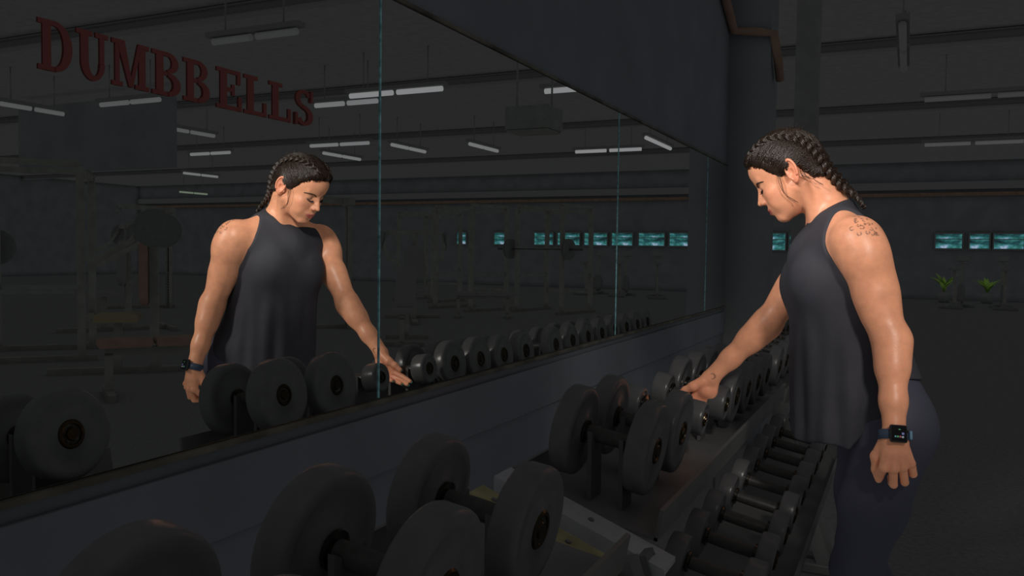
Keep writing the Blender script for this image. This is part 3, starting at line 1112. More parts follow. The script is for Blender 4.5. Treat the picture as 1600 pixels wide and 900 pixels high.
for fs, th, back in ((R_F, R_TH, np.array([0, 1.0, 0])), (L_F, L_TH, -l_palm)):
    for pts in fs + [th]:
        a, b_ = np.asarray(pts[-2]), np.asarray(pts[-1])
        ax = nrm(b_ - a)
        bk = back - ax * (ax @ back) if pts is not th else (np.array([0, 0, 1.0]) - ax * ax[2] if fs is R_F else nrm(-l_thumbward) * 0 + np.cross(ax, l_thumbward))
        bk = nrm(bk)
        if pts is not th:
            seg = nrm(np.asarray(pts[-2]) - np.asarray(pts[-3]))
            bk = nrm(back - ax * (ax @ back) - 0 * seg)
            nb = nrm(np.cross(np.cross(seg, ax), ax)) if np.linalg.norm(np.cross(seg, ax)) > 1e-3 else bk
            bk = nb if nb @ (seg - ax) > 0 else -nb
        sd = np.cross(ax, bk)
        nm_ = MB()
        grid = []
        for i in range(6):
            for j in range(5):
                u, v = i / 5, (j - 2) / 2
                p_ = b_ + ax * (-0.006 + 0.015 * u) + sd * v * 0.0048 * (1 - 0.35 * max(0, u - 0.6)) + bk * (0.0068 - 0.0022 * v * v - 0.0025 * u * u)
                grid.append(p_)
        fq = [(i * 5 + j, i * 5 + j + 1, (i + 1) * 5 + j + 1, (i + 1) * 5 + j) for i in range(5) for j in range(4)]
        n0 = len(grid)
        grid2 = [g - bk * 0.0012 for g in grid]
        nm_.add(grid + grid2, fq + [tuple(reversed([k + n0 for k in f_])) for f_ in fq]
                + [(j + 1, j, n0 + j, n0 + j + 1) for j in range(4)] + [(25 + j, 25 + j + 1, n0 + 25 + j + 1, n0 + 25 + j) for j in range(4)]
                + [(i * 5, (i + 1) * 5, n0 + (i + 1) * 5, n0 + i * 5) for i in range(5)] + [((i + 1) * 5 + 4, i * 5 + 4, n0 + i * 5 + 4, n0 + (i + 1) * 5 + 4) for i in range(5)], True)
        nm_.build('fingernail', M['nail'], woman)

WC = L_WR + nrm(L_WR - L_EL) * -0.002
wax = nrm(L_WR - L_EL)                             # along the arm
wout = nrm(np.array([0.28, -1.0, 0.0]))
wout = nrm(wout - wax * (wax @ wout))
wsd = np.cross(wout, wax)
watch = bpy.data.objects.new('wristwatch', None)
COL.objects.link(watch)
watch.parent = woman
WR = Matrix([Vector(wsd), Vector(-wax), Vector(wout)]).transposed()
bnd = MB()
n = 40
vs_, fs_ = [], []
for k in range(n):
    a = 2 * PI * k / n
    for (r1, h) in ((0.0, -0.011), (0.0022, -0.011), (0.0022, 0.011), (0.0, 0.011)):
        p_ = WC + wsd * (0.0315 + r1) * math.cos(a) + wout * (0.0268 + r1) * math.sin(a) + wax * h
        vs_.append(p_)
for k in range(n):
    for j in range(4):
        a0, a1 = k * 4 + j, k * 4 + (j + 1) % 4
        b0, b1 = ((k + 1) % n) * 4 + j, ((k + 1) % n) * 4 + (j + 1) % 4
        fs_.append((a0, b0, b1, a1))
bnd.add(vs_, fs_, True)
bnd.build('watch_band', M['band'], watch)
cc = Vector(WC + wout * 0.0315)
cs = MB().box(cc, (0.037, 0.040, 0.011), WR, bev=0.0045)
case = cs.build('watch_case', M['watch_black'], watch)
MB().box(Vector(WC + wout * 0.0374), (0.031, 0.034, 0.0012), WR, bev=0.0005).build('watch_screen', M['watch_glass'], watch)
MB().tube([WC + wout * 0.031 + wsd * 0.0185 + wax * -0.006, WC + wout * 0.031 + wsd * 0.0215 + wax * -0.006], 0.0035, n=14).build('watch_crown', M['watch_black'], watch)
for nm, u, v, du, dv in (('dot_green', 0.001, -0.009, 0.004, 0.0018), ('dot_teal', -0.008, 0.007, 0.0035, 0.0035), ('dot_green', -0.003, 0.007, 0.0035, 0.0035),
                         ('dot_red', 0.0022, 0.007, 0.0035, 0.0035), ('dot_white', 0.0075, 0.0075, 0.0045, 0.004), ('dot_blue', 0.008, 0.0, 0.005, 0.0045)):
    MB().box(Vector(WC + wout * 0.0381 + wsd * u + wax * v), (du, dv, 0.0004), WR).build('screen_icon', M[nm], watch)
MB().box(Vector(WC + wout * 0.022 + wsd * 0.029), (0.007, 0.020, 0.006), WR, bev=0.002).build('band_end', M['band_teal'], watch)

# small pale maker's mark printed on the chest
for dy in (-0.006, 0.004):
    MB().box(Vector((0.8188, 2.266 + dy, 1.195)), (0.0020, 0.0050, 0.0018), Matrix.Rotation(math.atan2(-0.315, 0.949) * -1 * 0 + 0.32, 3, 'Z')).build('chest_mark', M['sole'], shirt)


# ------------------------------------------------------------------ dumbbells and racks
ORD = ['first', 'second', 'third', 'fourth', 'fifth', 'sixth', 'seventh', 'eighth', 'ninth', 'tenth', 'eleventh', 'twelfth', 'thirteenth',
       'fourteenth', 'fifteenth', 'sixteenth', 'seventeenth', 'eighteenth', 'nineteenth', 'twentieth', 'twenty-first', 'twenty-second', 'twenty-third', 'twenty-fourth']


def head_profile(r, th):
    """round rubber head along +x from its inner face: bevelled rims, dished faces with a raised hub"""
    return [(0.0, r * 0.20), (0.0, r * 0.33), (0.002, r * 0.345), (0.0022, r * 0.76), (0.0002, r * 0.79), (0.0, r * 0.90), (0.0012, r * 0.955), (0.0045, r * 0.985),
            (0.009, r), (th - 0.009, r), (th - 0.0045, r * 0.985), (th - 0.0012, r * 0.955), (th, r * 0.90), (th - 0.0002, r * 0.79),
            (th - 0.0022, r * 0.76), (th - 0.002, r * 0.345), (th, r * 0.33), (th, r * 0.20)]


PROTO = {}


def dumbbell(r, grip, th, loc, tilt, label, group, rod=0.0155):
    key = (r, grip, th)
    if key not in PROTO:
        root = bpy.data.objects.new('dumbbell', None)
        hub = min(0.030, r * 0.42)
        for s_ in (-1, 1):
            ax = (s_, 0, 0)
            MB().lathe(head_profile(r, th), (s_ * grip / 2, 0, 0), ax, 56).build('head', M['rubber'], root)
            o = MB().lathe([(0.0, hub * 0.98), (0.003, hub), (0.006, hub * 0.9), (0.006, hub * 0.72), (0.003, hub * 0.68), (0.003, hub * 0.45), (0.007, hub * 0.38), (0.007, 0.001)],
                           (s_ * (grip / 2 + th - 0.003), 0, 0), ax, 28)
            o.build('end_cap', M['brass'], root, sharp=40)
            MB().lathe([(0, rod * 1.05), (0.002, rod * 1.7), (0.008, rod * 1.7), (0.010, rod * 1.15)], (s_ * (grip / 2 - 0.010), 0, 0), ax, 24).build('collar', M['chrome'], root, sharp=40)
        n = 13
        hs = [(-grip / 2 - 0.004 + (grip + 0.008) * k / (n - 1), rod * (1.0 + 0.10 * math.sin(PI * k / (n - 1)))) for k in range(n)]
        MB().lathe(hs, (0, 0, 0), (1, 0, 0), 24).build('handle', M['steel'], root)
        PROTO[key] = root
        COL.objects.link(root)
        o = root
    else:
        o = copy_tree(PROTO[key])
    o.location = loc
    o.rotation_euler = (random.uniform(-3, 3), tilt, 0)
    o.rotation_mode = 'XYZ'
    m_ = Matrix.Rotation(tilt, 4, 'Y') @ Matrix.Rotation(random.uniform(-3, 3), 4, 'X')
    o.rotation_euler = m_.to_euler()
    return tag(o, label, 'dumbbell', group)


TOP_TILT, GRIP, TH = math.radians(8.5), 0.122, 0.046
tops = [(0.55, 0.100), (0.83, 0.100), (1.105, 0.093), (1.732, 0.100), (1.960, 0.099), (2.185, 0.046), (2.478, 0.052), (2.665, 0.088), (2.87, 0.090), (3.08, 0.088),
        (3.30, 0.085), (3.64, 0.088), (3.86, 0.085), (4.08, 0.090), (4.30, 0.085), (4.52, 0.088), (4.74, 0.085), (4.96, 0.088), (5.18, 0.085)]


def top_z(y):
    return 0.868 - 0.026 * (min(y, 3.5) - 1.124)


for i, (y, r) in enumerate(tops):
    small = r < 0.06
    if y < 1.3:
        lab = ['black round dumbbell at the cut-off bottom edge of the picture', 'large black round dumbbell at the lower left under the dark wall', 'large black round dumbbell beside the worn yellow rack end plate'][i]
    else:
        k = i - 3
        lab = {0: 'large black round dumbbell above the white end plate, nearest of the upper row', 1: 'large black round dumbbell just left of the reaching hand',
               2: 'smallest black dumbbell on the upper tier, left of the hand', 3: 'small black dumbbell under the reaching hand'}.get(k)
        if lab is None:
            lab = 'black round dumbbell on the upper tier, %s beyond the reaching hand' % ORD[k - 4]
    dumbbell(r, GRIP if not small else 0.122, TH if not small else 0.050, (0.517, y, top_z(y) - 0.012), TOP_TILT, lab, 'round dumbbells on the upper tier')

LOW_TILT = math.radians(11)
lows = [1.78 + 0.185 * k for k in range(20)]
for k, y in enumerate(lows):
    dumbbell(0.056, 0.125, 0.042, (0.742, y, 0.565), LOW_TILT, 'small black dumbbell on the lower tier, %s from the white end plate' % ORD[k], 'small dumbbells on the lower tier', rod=0.0135)


def prism(pts, y0, y1):
    """polygon in the x-z plane extruded along y"""
    n = len(pts)
    m_ = MB()
    m_.add([(x, y0, z) for x, z in pts] + [(x, y1, z) for x, z in pts],
           [tuple(range(n)), tuple(reversed(range(n, 2 * n)))] + [((k + 1) % n, k, n + k, n + (k + 1) % n) for k in range(n)])
    return m_


def cradle_mesh(w, h, r):
    """upright plate with a round notch that carries the handle (in the y-z plane)"""
    pts = [(-w / 2, -h), (w / 2, -h), (w / 2, 0.012)]
    for k in range(9):
        a = PI * k / 8
        pts.append((r * math.cos(a), -r * math.sin(a) + 0.004))
    pts.append((-w / 2, 0.012))
    m_ = MB()
    n = len(pts)
    t = 0.005
    m_.add([(-t, y, z) for y, z in pts] + [(t, y, z) for y, z in pts],
           [tuple(reversed(range(n))), tuple(range(n, 2 * n))] + [(k, (k + 1) % n, n + (k + 1) % n, n + k) for k in range(n)])
    return m_


def strip(a, b, y0, y1, t):
    """thin sloping sheet between two x-z points"""
    (x0, z0), (x1, z1) = a, b
    d = Vector((x1 - x0, 0, z1 - z0)).normalized()
    nn = Vector((-d.z, 0, d.x)) * t
    return [(x0, z0), (x1, z1), (x1 - abs(nn.x) * 0, z1 - t), (x0, z0 - t)], y0, y1


CR = {}


def rack(y0, y1, dz, label, plate_near, plate_far):
    t = thing('dumbbell_rack', label, 'rack', (0.5, (y0 + y1) / 2, 0))
    t_inv = Matrix.Translation(-Vector(t.location))

    def part(m_, name, mt, parent=None):
        m_.v = [tuple(Vector(v) - Vector(t.location)) for v in m_.v]
        return m_.build(name, mt, parent or t)
    yc = (y0 + y1) / 2
    # upper tray: back rail, pan, front lip
    ya_ = y0 + (0.10 if plate_near[2] else 0)
    yb_ = y1 - (0.08 if plate_far[2] else 0)
    part(prism([(0.335, 0.750 - dz), (0.66, 0.695 - dz), (0.66, 0.688 - dz), (0.335, 0.742 - dz)], ya_, yb_), 'upper_tray', M['rack_black'])
    part(prism([(0.652, 0.688 - dz), (0.660, 0.688 - dz), (0.672, 0.752 - dz), (0.664, 0.755 - dz)], ya_, yb_), 'upper_lip', M['rack_black'])
    part(prism([(0.335, 0.742 - dz), (0.343, 0.742 - dz), (0.343, 0.800 - dz), (0.335, 0.800 - dz)], ya_, yb_), 'back_rail', M['rack_black'])
    # lower tray
    part(prism([(0.62, 0.520 - dz), (0.875, 0.466 - dz), (0.875, 0.458 - dz), (0.62, 0.512 - dz)], y0, y1), 'lower_tray', M['rack_black'])
    part(prism([(0.868, 0.460 - dz), (0.877, 0.460 - dz), (0.888, 0.515 - dz), (0.880, 0.517 - dz)], y0, y1), 'lower_lip', M['rack_black'])
    for y in (y0 + 0.03, y1 - 0.03):
        part(MB().bar((0.36, y, 0.0), (0.36, y, 0.74 - dz), 0.05, 0.06), 'upright', M['rack_black'])
        part(MB().bar((0.84, y, 0.03), (0.640, y, 0.685 - dz), 0.05, 0.05), 'strut', M['rack_black'])
        part(MB().box((0.60, y, 0.02), (0.62, 0.06, 0.04), bev=0.006), 'foot', M['rack_black'])
    for (ya, yb, col, drop) in (plate_near, plate_far):
        if col is None:
            continue
        p0, p1 = (0.335, 0.782 - drop), (0.700, 0.648 - drop)
        part(prism([p0, p1, (p1[0], p1[1] - 0.010), (p0[0], p0[1] - 0.010)], ya, yb), 'end_plate', col)
        part(prism([(p0[0], p0[1] - 0.010), (p1[0], p1[1] - 0.010), (p1[0], p1[1] - 0.085), (p0[0], p0[1] - 0.085)], ya, ya + 0.006), 'end_flange', col)
        for fx in (0.12, 0.55, 0.9):
            x, z = p0[0] + (p1[0] - p0[0]) * fx, p0[1] + (p1[1] - p0[1]) * fx
            part(MB().lathe([(0, 0.006), (0.003, 0.006), (0.004, 0.004)], (x, (ya + yb) / 2, z), (0.34, 0, 0.94), 10), 'bolt', M['rack_black'])
    for (y, r) in tops:
        if not (y0 < y < y1):
            continue
        for xo in (-0.036, 0.036):
            x = 0.517 + xo
            zc = top_z(y) - 0.012 - xo * math.tan(TOP_TILT)
            h = zc - 0.722 + dz + (x - 0.50) * 0.17
            k = round(h, 2)
            if k not in CR:
                CR[k] = cradle_mesh(0.066, h, 0.0185).build('cradle', M['cradle'])
                o = CR[k]
            else:
                o = CR[k].copy()
                COL.objects.link(o)
            o.parent = t
            o.location = Vector((x, y, zc)) - Vector(t.location)
    return t


NONE = (0, 0, None, 0)
rack(0.35, 1.475, 0.0, 'black two-tier dumbbell rack in the foreground with a worn yellow end plate', NONE, (1.405, 1.475, M['rack_yellow'], 0.006))
rack(1.515, 3.46, 0.02, 'black two-tier dumbbell rack with a white end plate beside the woman', (1.525, 1.605, M['rack_grey'], 0.0), NONE)
rack(3.50, 5.45, 0.05, 'black two-tier dumbbell rack farthest along the mirror wall', NONE, NONE)


# ------------------------------------------------------------------ slab-serif lettering on the mirror
def arc(cx, cy, rx, ry, a0, a1, n=12):
    return [(cx + rx * math.cos(math.radians(a0 + (a1 - a0) * k / n)), cy + ry * math.sin(math.radians(a0 + (a1 - a0) * k / n))) for k in range(n + 1)]


def ribbon(out, inn):
    """closed strip between two equally long polylines"""
    return [(out[k], out[k + 1], inn[k + 1], inn[k]) for k in range(len(out) - 1)]


def rect(x0, y0, x1, y1):
    return [((x0, y0), (x1, y0), (x1, y1), (x0, y1))]


def serif(x0, x1, y, h=0.10):
    return rect(x0, y, x1, y + h)


def glyph(c):
    S_ = 0.20
    if c == 'L':
        return rect(0.12, 0, 0.34, 1) + serif(0.0, 0.48, 0.9) + serif(0.0, 0.80, 0.0) + rect(0.68, 0, 0.80, 0.36)
    if c == 'E':
        return (rect(0.12, 0, 0.34, 1) + serif(0.0, 0.80, 0.9) + serif(0.0, 0.84, 0.0) + rect(0.34, 0.45, 0.58, 0.55) + rect(0.50, 0.36, 0.60, 0.64)
                + rect(0.68, 0.66, 0.80, 1) + rect(0.72, 0, 0.84, 0.36))
    if c == 'B':
        o = rect(0.12, 0, 0.34, 1) + serif(0.0, 0.5, 0.9) + serif(0.0, 0.5, 0.0) + rect(0.34, 0.47, 0.5, 0.56)
        o += ribbon(arc(0.46, 0.755, 0.34, 0.245, 90, -90), arc(0.46, 0.755, 0.14, 0.155, 90, -90))
        o += ribbon(arc(0.48, 0.265, 0.38, 0.265, 90, -90), arc(0.48, 0.265, 0.16, 0.17, 90, -90))
        return o
    if c == 'D':
        o = rect(0.12, 0, 0.34, 1) + serif(0.0, 0.46, 0.9) + serif(0.0, 0.46, 0.0)
        return o + ribbon(arc(0.44, 0.5, 0.46, 0.5, 90, -90, 20), arc(0.44, 0.5, 0.23, 0.40, 90, -90, 20))
    if c == 'U':
        o = rect(0.12, 0.36, 0.34, 1) + rect(0.66, 0.36, 0.80, 1) + serif(0.0, 0.46, 0.9) + serif(0.54, 0.92, 0.9)
        return o + ribbon(arc(0.46, 0.36, 0.34, 0.38, 180, 360, 18), arc(0.50, 0.36, 0.16, 0.27, 180, 360, 18))
    if c == 'M':
        o = rect(0.10, 0, 0.24, 1) + rect(0.86, 0, 1.08, 1) + serif(0.0, 0.34, 0.0) + serif(0.74, 1.20, 0.0) + serif(0.0, 0.30, 0.9) + serif(0.86, 1.20, 0.9)
        return o + [((0.14, 1), (0.40, 1), (0.66, 0.02), (0.54, 0.02))] + [((0.54, 0.02), (0.66, 0.02), (0.96, 1), (0.84, 1))]
    if c == 'S':
        o = ribbon(arc(0.42, 0.74, 0.36, 0.26, 20, 250, 18), arc(0.42, 0.74, 0.17, 0.165, 20, 250, 18))
        o += ribbon(arc(0.42, 0.27, 0.38, 0.27, 72, -160, 18), arc(0.42, 0.27, 0.16, 0.17, 72, -160, 18))
        o += [((0.297, 0.495), (0.36, 0.585), (0.54, 0.527), (0.47, 0.43))]
        return o + rect(0.68, 0.68, 0.78, 1.0) + rect(0.02, 0.0, 0.12, 0.33)
    return []


lt = thing('wall_lettering', 'red slab-serif letters spelling DUMBBELLS across the upper left mirror', 'lettering', (0.0045, 0.0, 1.4945))
HGT = 0.0705
for c, y0, y1 in (('D', 0.760, 0.812), ('U', 0.819, 0.872), ('M', 0.878, 0.946), ('B', 0.952, 1.008), ('B', 1.015, 1.071), ('E', 1.088, 1.148), ('L', 1.154, 1.212), ('L', 1.219, 1.280), ('S', 1.291, 1.345)):
    g = glyph(c)
    xs = [p[0] for q in g for p in q]
    sx = (y1 - y0) / (max(xs) - min(xs))
    m_ = MB()
    for qi, q in enumerate(g):
        q = [(y0 + (p[0] - min(xs)) * sx, p[1] * HGT) for p in q]
        area = sum(q[k][0] * q[(k + 1) % 4][1] - q[(k + 1) % 4][0] * q[k][1] for k in range(4))
        if area < 0:
            q = q[::-1]
        m_.add([(-0.0002, a, b_) for a, b_ in q] + [(0.0012 + 0.00006 * qi, a, b_) for a, b_ in q],
               [(3, 2, 1, 0), (4, 5, 6, 7)] + [(k, (k + 1) % 4, 4 + (k + 1) % 4, 4 + k) for k in range(4)])
    m_.build('letter', M['red_letter'], lt)

# ------------------------------------------------------------------ ceiling: beams and dim fluorescent strips
for k, y in enumerate((7.2, 11.6, 16.6, 21.5)):
    b_ = MB().box((13, y, 3.86), (36, 0.14, 0.02)).box((13, y, 3.98), (36, 0.14, 0.02)).box((13, y, 3.92), (36, 0.03, 0.12))
    tag(b_.build('ceiling_beam', M['beam']), 'dark steel roof beam, %s from the woman across the dim ceiling' % ORD[k], 'beam', 'roof beams')
LIGHTS = [((5.58, 6.59), (4.47, 6.59), 'tube_faint', 'faint strip light at the top left of the mirror above the red letters'),
          ((11.54, 8.16), (11.54, 9.2), 'tube_dim', 'strip light at the far left edge of the mirror'),
          ((10.15, 8.82), (8.90, 8.82), 'tube_dim', 'strip light above the dark hanging panel at the left of the mirror'),
          ((11.15, 10.89), (11.15, 12.1), 'tube_dim', 'short strip light below the first red letters in the mirror'),
          ((14.1, 14.3), (12.9, 14.3), 'tube_mid', 'small strip light left of the reflected head, uppermost of three'),
          ((18.1, 17.79), (18.1, 19.1), 'tube_mid', 'small strip light left of the reflected head, middle of three'),
          ((24.8, 23.8), (24.8, 25.2), 'tube_green', 'tiny greenish strip light, lowest left of the reflected head'),
          ((7.07, 10.1), (5.95, 10.1), 'tube_mid', 'strip light touching the last red letter in the mirror'),
          ((6.10, 9.66), (4.60, 9.66), 'tube_bright', 'brightest strip light crossing the nearest mirror seam'),
          ((10.35, 14.0), (8.87, 14.0), 'tube_mid', 'strip light directly above the reflected hair'),
          ((10.9, 15.12), (10.9, 16.5), 'tube_mid', 'strip light just right of the reflected hair'),
          ((8.58, 14.4), (8.58, 15.7), 'tube_mid', 'strip light right of the nearest mirror seam, slanting down'),
          ((7.0, 14.85), (7.0, 16.1), 'tube_mid', 'strip light in the middle of the second mirror pane'),
          ((3.40, 10.35), (2.20, 10.35), 'tube_bright', 'strip light cut by the top edge of the second mirror pane'),
          ((5.46, 16.8), (4.0, 16.8), 'tube_bright', 'strip light crossing the second mirror seam'),
          ((3.42, 15.18), (3.42, 16.93), 'tube_bright', 'strip light near the top edge of the third mirror pane'),
          ((1.23, 12.82), (2.9, 12.82), 'tube_faint', 'faint strip light at the upper right, nearer of two'),
          ((1.31, 18.0), (2.95, 18.0), 'tube_dim2', 'faint strip light at the right, farther of two'),
          ((0.98, 8.62), (0.98, 10.68), 'tube_ghost', 'unlit strip light at the top right running away from the camera')]
for nm, st_ in (('tube_dim', 0.075), ('tube_dim2', 0.045), ('tube_mid', 0.16), ('tube_bright', 0.24), ('tube_green', 0.14), ('tube_ghost', 0.006)):
    M[nm] = mat('fluorescent_' + nm, (0.12, 0.12, 0.12), 0.5, emit=(0.93, 0.91, 0.95) if nm != 'tube_green' else (0.80, 1.0, 0.72), estr=st_)
M['tube_faint'] = mat('fluorescent_faint', (0.12, 0.12, 0.12), 0.5, emit=(0.93, 0.91, 0.95), estr=0.022)
for (x0, y0), (x1, y1), mt, lab in LIGHTS:
    c_ = Vector(((x0 + x1) / 2, (y0 + y1) / 2, 3.4))
    t = thing('strip_light', lab, 'lamp', c_, 0, 'fluorescent strip lights')
    d = Vector((x1 - x0, y1 - y0, 0))
    L_ = d.length
    d.normalize()
    MB().bar(-d * (L_ / 2 + 0.06), d * (L_ / 2 + 0.06), 0.12, 0.05).build('housing', M['fixture'], t, (0, 0, 0.075))
    for s_ in (-1, 1):
        a, b_ = sorted((s_ * 0.04, s_ * L_ / 2))
        MB().tube([d * a + Vector((0, 0, 0.01)), d * b_ + Vector((0, 0, 0.01))], 0.036, n=12).build('tube', M[mt], t)
        MB().bar(d * s_ * L_ * 0.35 + Vector((0, 0, 0.10)), d * s_ * L_ * 0.35 + Vector((0, 0, 0.60)), 0.012).build('hanger', M['fixture'], t)

# ------------------------------------------------------------------ far windows in a low ribbon
wm = bpy.data.materials.new('daylit_pane')
wm.use_nodes = True
nt = wm.node_tree
pb = nt.nodes['Principled BSDF']
pb.inputs['Base Color'].default_value = (0.02, 0.03, 0.03, 1)
pb.inputs['Roughness'].default_value = 0.1
tc = nt.nodes.new('ShaderNodeTexCoord')
mp = nt.nodes.new('ShaderNodeMapping')
mp.inputs['Scale'].default_value = (2.6, 1.0, 5.0)
n1 = nt.nodes.new('ShaderNodeTexNoise')
n1.inputs['Scale'].default_value = 1.0
n1.inputs['Detail'].default_value = 3
nt.links.new(tc.outputs['Object'], mp.inputs['Vector'])
nt.links.new(mp.outputs[0], n1.inputs['Vector'])
cr = nt.nodes.new('ShaderNodeValToRGB')
e = cr.color_ramp.elements
e[0].position, e[0].color = 0.36, (0.004, 0.012, 0.014, 1)
e[1].position, e[1].color = 0.72, (0.55, 0.60, 0.80, 1)
for pos, c in ((0.46, (0.015, 0.075, 0.085, 1)), (0.53, (0.03, 0.17, 0.15, 1)), (0.60, (0.09, 0.26, 0.34, 1))):
    x = e.new(pos)
    x.color = c
nt.links.new(n1.outputs[0], cr.inputs[0])
nt.links.new(cr.outputs[0], pb.inputs['Emission Color'])
pb.inputs['Emission Strength'].default_value = 0.8
M['pane'] = wm
spans = [(-3.05, -2.35), (-2.30, -1.60), (1.75, 2.50), (2.62, 3.18), (3.22, 4.02), (4.10, 5.0), (5.15, 6.1), (6.2, 7.15), (7.3, 8.1), (8.2, 9.1), (9.2, 10.1), (10.2, 11.0), (12.1, 12.6), (13.7, 14.15)]
for k, (x0, x1) in enumerate(spans):
    z1 = 1.95
    z0 = 1.46 if k > 1 else 1.36
    xc, zc = (x0 + x1) / 2, (z0 + z1) / 2
    fr = MB()
    for a, b_, c_, d_ in ((x0, x0 + 0.04, z0, z1), (x1 - 0.04, x1, z0, z1), (x0 + 0.04, x1 - 0.04, z0, z0 + 0.04), (x0 + 0.04, x1 - 0.04, z1 - 0.04, z1)):
        fr.box(((a + b_) / 2 - xc, 0, (c_ + d_) / 2 - zc), (b_ - a, 0.08, d_ - c_))
    w_ = fr.build('window_%d' % (k + 1), M['frame_dark'], None, (xc, 27.01, zc))
    structure(w_)
    zm = z0 + (z1 - z0) * 0.62
    for (a, b_) in ((z0 + 0.04, zm - 0.012), (zm + 0.012, z1 - 0.04)):
        MB().box((0, 0.0, 0), (x1 - x0 - 0.08, 0.012, b_ - a)).build('pane', wm, w_, (0, 0.01, (a + b_) / 2 - zc))
    MB().box((0, 0.0, zm - zc), (x1 - x0 - 0.08, 0.05, 0.024)).build('glazing_bar', M['frame_dark'], w_)
structure(MB().box((12, 27.0, 3.3), (40, 0.12, 0.22)).build('trim_4', M['beam']))
structure(MB().box((12, 27.0, 3.05), (40, 0.10, 0.10)).build('trim_5', M['orange']))

# ------------------------------------------------------------------ machines standing in the hall
def power_rack(loc, rz, label, h=2.15, wd=1.15, dp=1.0):
    t = thing('power_rack', label, 'rack', loc, rz, 'power racks in the hall')
    for sx in (-1, 1):
        for sy in (-1, 1):
            MB().bar((sx * wd / 2, sy * dp / 2, 0), (sx * wd / 2, sy * dp / 2, h), 0.075, 0.075, upv=(0, 1, 0)).build('post', M['frame_green'], t)
        MB().bar((sx * wd / 2, -dp / 2, h + 0.03), (sx * wd / 2, dp / 2, h + 0.03), 0.06).build('top_rail', M['frame_green'], t)
        MB().bar((sx * wd / 2, -dp / 2, 0.75), (sx * wd / 2, dp / 2, 0.75), 0.045).build('safety_bar', M['frame_dark'], t)
        MB().bar((sx * wd / 2, -dp / 2 - 0.15, 0.03), (sx * wd / 2, dp / 2 + 0.15, 0.03), 0.08, 0.06).build('base_rail', M['frame_green'], t)
    for sy in (-1, 1):
        MB().bar((-wd / 2, sy * dp / 2, h - 0.05), (wd / 2, sy * dp / 2, h - 0.05), 0.055).build('crossbar', M['frame_green'], t)
    MB().bar((-wd / 2, dp / 2, 0.42), (wd / 2, dp / 2, 0.42), 0.05).build('crossbar', M['frame_green'], t)
    return t


def barbell(loc, rz, label, plates=2):
    t = thing('barbell', label, 'barbell', loc, rz, 'barbells racked in the hall')
    MB().tube([(-0.66, 0, 0), (0.66, 0, 0)], 0.014, n=10).build('shaft', M['steel'], t)
    for s_ in (-1, 1):
        MB().tube([(s_ * 0.66, 0, 0), (s_ * 1.08, 0, 0)], 0.025, n=12).build('sleeve', M['steel'], t)
        for k in range(plates):
            MB().lathe([(0, 0.04), (0, 0.19), (0.008, 0.21), (0.032, 0.21), (0.04, 0.19), (0.04, 0.04)], (s_ * (0.70 + 0.045 * k), 0, 0), (s_, 0, 0), 36).build('weight_plate', M['rubber'], t)
    return t


def cable_machine(loc, rz, label):
    t = thing('cable_machine', label, 'machine', loc, rz, 'cable machines in the hall')
    for s_ in (-1, 1):
        MB().bar((s_ * 0.22, 0, 0), (s_ * 0.22, 0, 1.95), 0.06, 0.06, upv=(0, 1, 0)).build('post', M['frame_green'], t)
        MB().tube([(s_ * 0.1, 0, 0.1), (s_ * 0.1, 0, 1.9)], 0.014, n=8).build('guide_rod', M['chrome'], t)
    for k in range(12):
        MB().box((0, 0, 0.14 + 0.052 * k), (0.30, 0.11, 0.046), bev=0.004).build('stack_plate', M['rubber'], t)
    MB().box((0, 0.0, 1.99), (0.56, 0.16, 0.12), bev=0.02).build('top_housing', M['frame_green'], t)
    MB().bar((0, 0, 2.0), (0, -0.95, 2.06), 0.09, 0.10).build('boom', M['frame_green'], t)
    MB().lathe([(-0.02, 0.03), (-0.02, 0.07), (0, 0.055), (0.02, 0.07), (0.02, 0.03)], (0, -0.95, 1.98), (1, 0, 0), 24).build('pulley', M['frame_dark'], t)
    MB().tube([(0, -0.95, 1.92), (0, -0.95, 1.62)], 0.006, n=6).build('cable', M['frame_dark'], t)
    MB().tube([(-0.45, -0.95, 1.52), (-0.2, -0.95, 1.60), (0.2, -0.95, 1.60), (0.45, -0.95, 1.52)], 0.015, n=8).build('pull_bar', M['chrome'], t)
    MB().bar((0, 0.1, 0.03), (0, -1.15, 0.03), 0.10, 0.06).build('base_rail', M['frame_green'], t)
    MB().bar((0, -0.80, 0.06), (0, -0.80, 0.46), 0.07, 0.07, upv=(0, 1, 0)).build('seat_post', M['frame_green'], t)
    MB().box((0, -0.80, 0.50), (0.36, 0.34, 0.07), bev=0.025).build('seat', M['pad_black'], t)
    return t


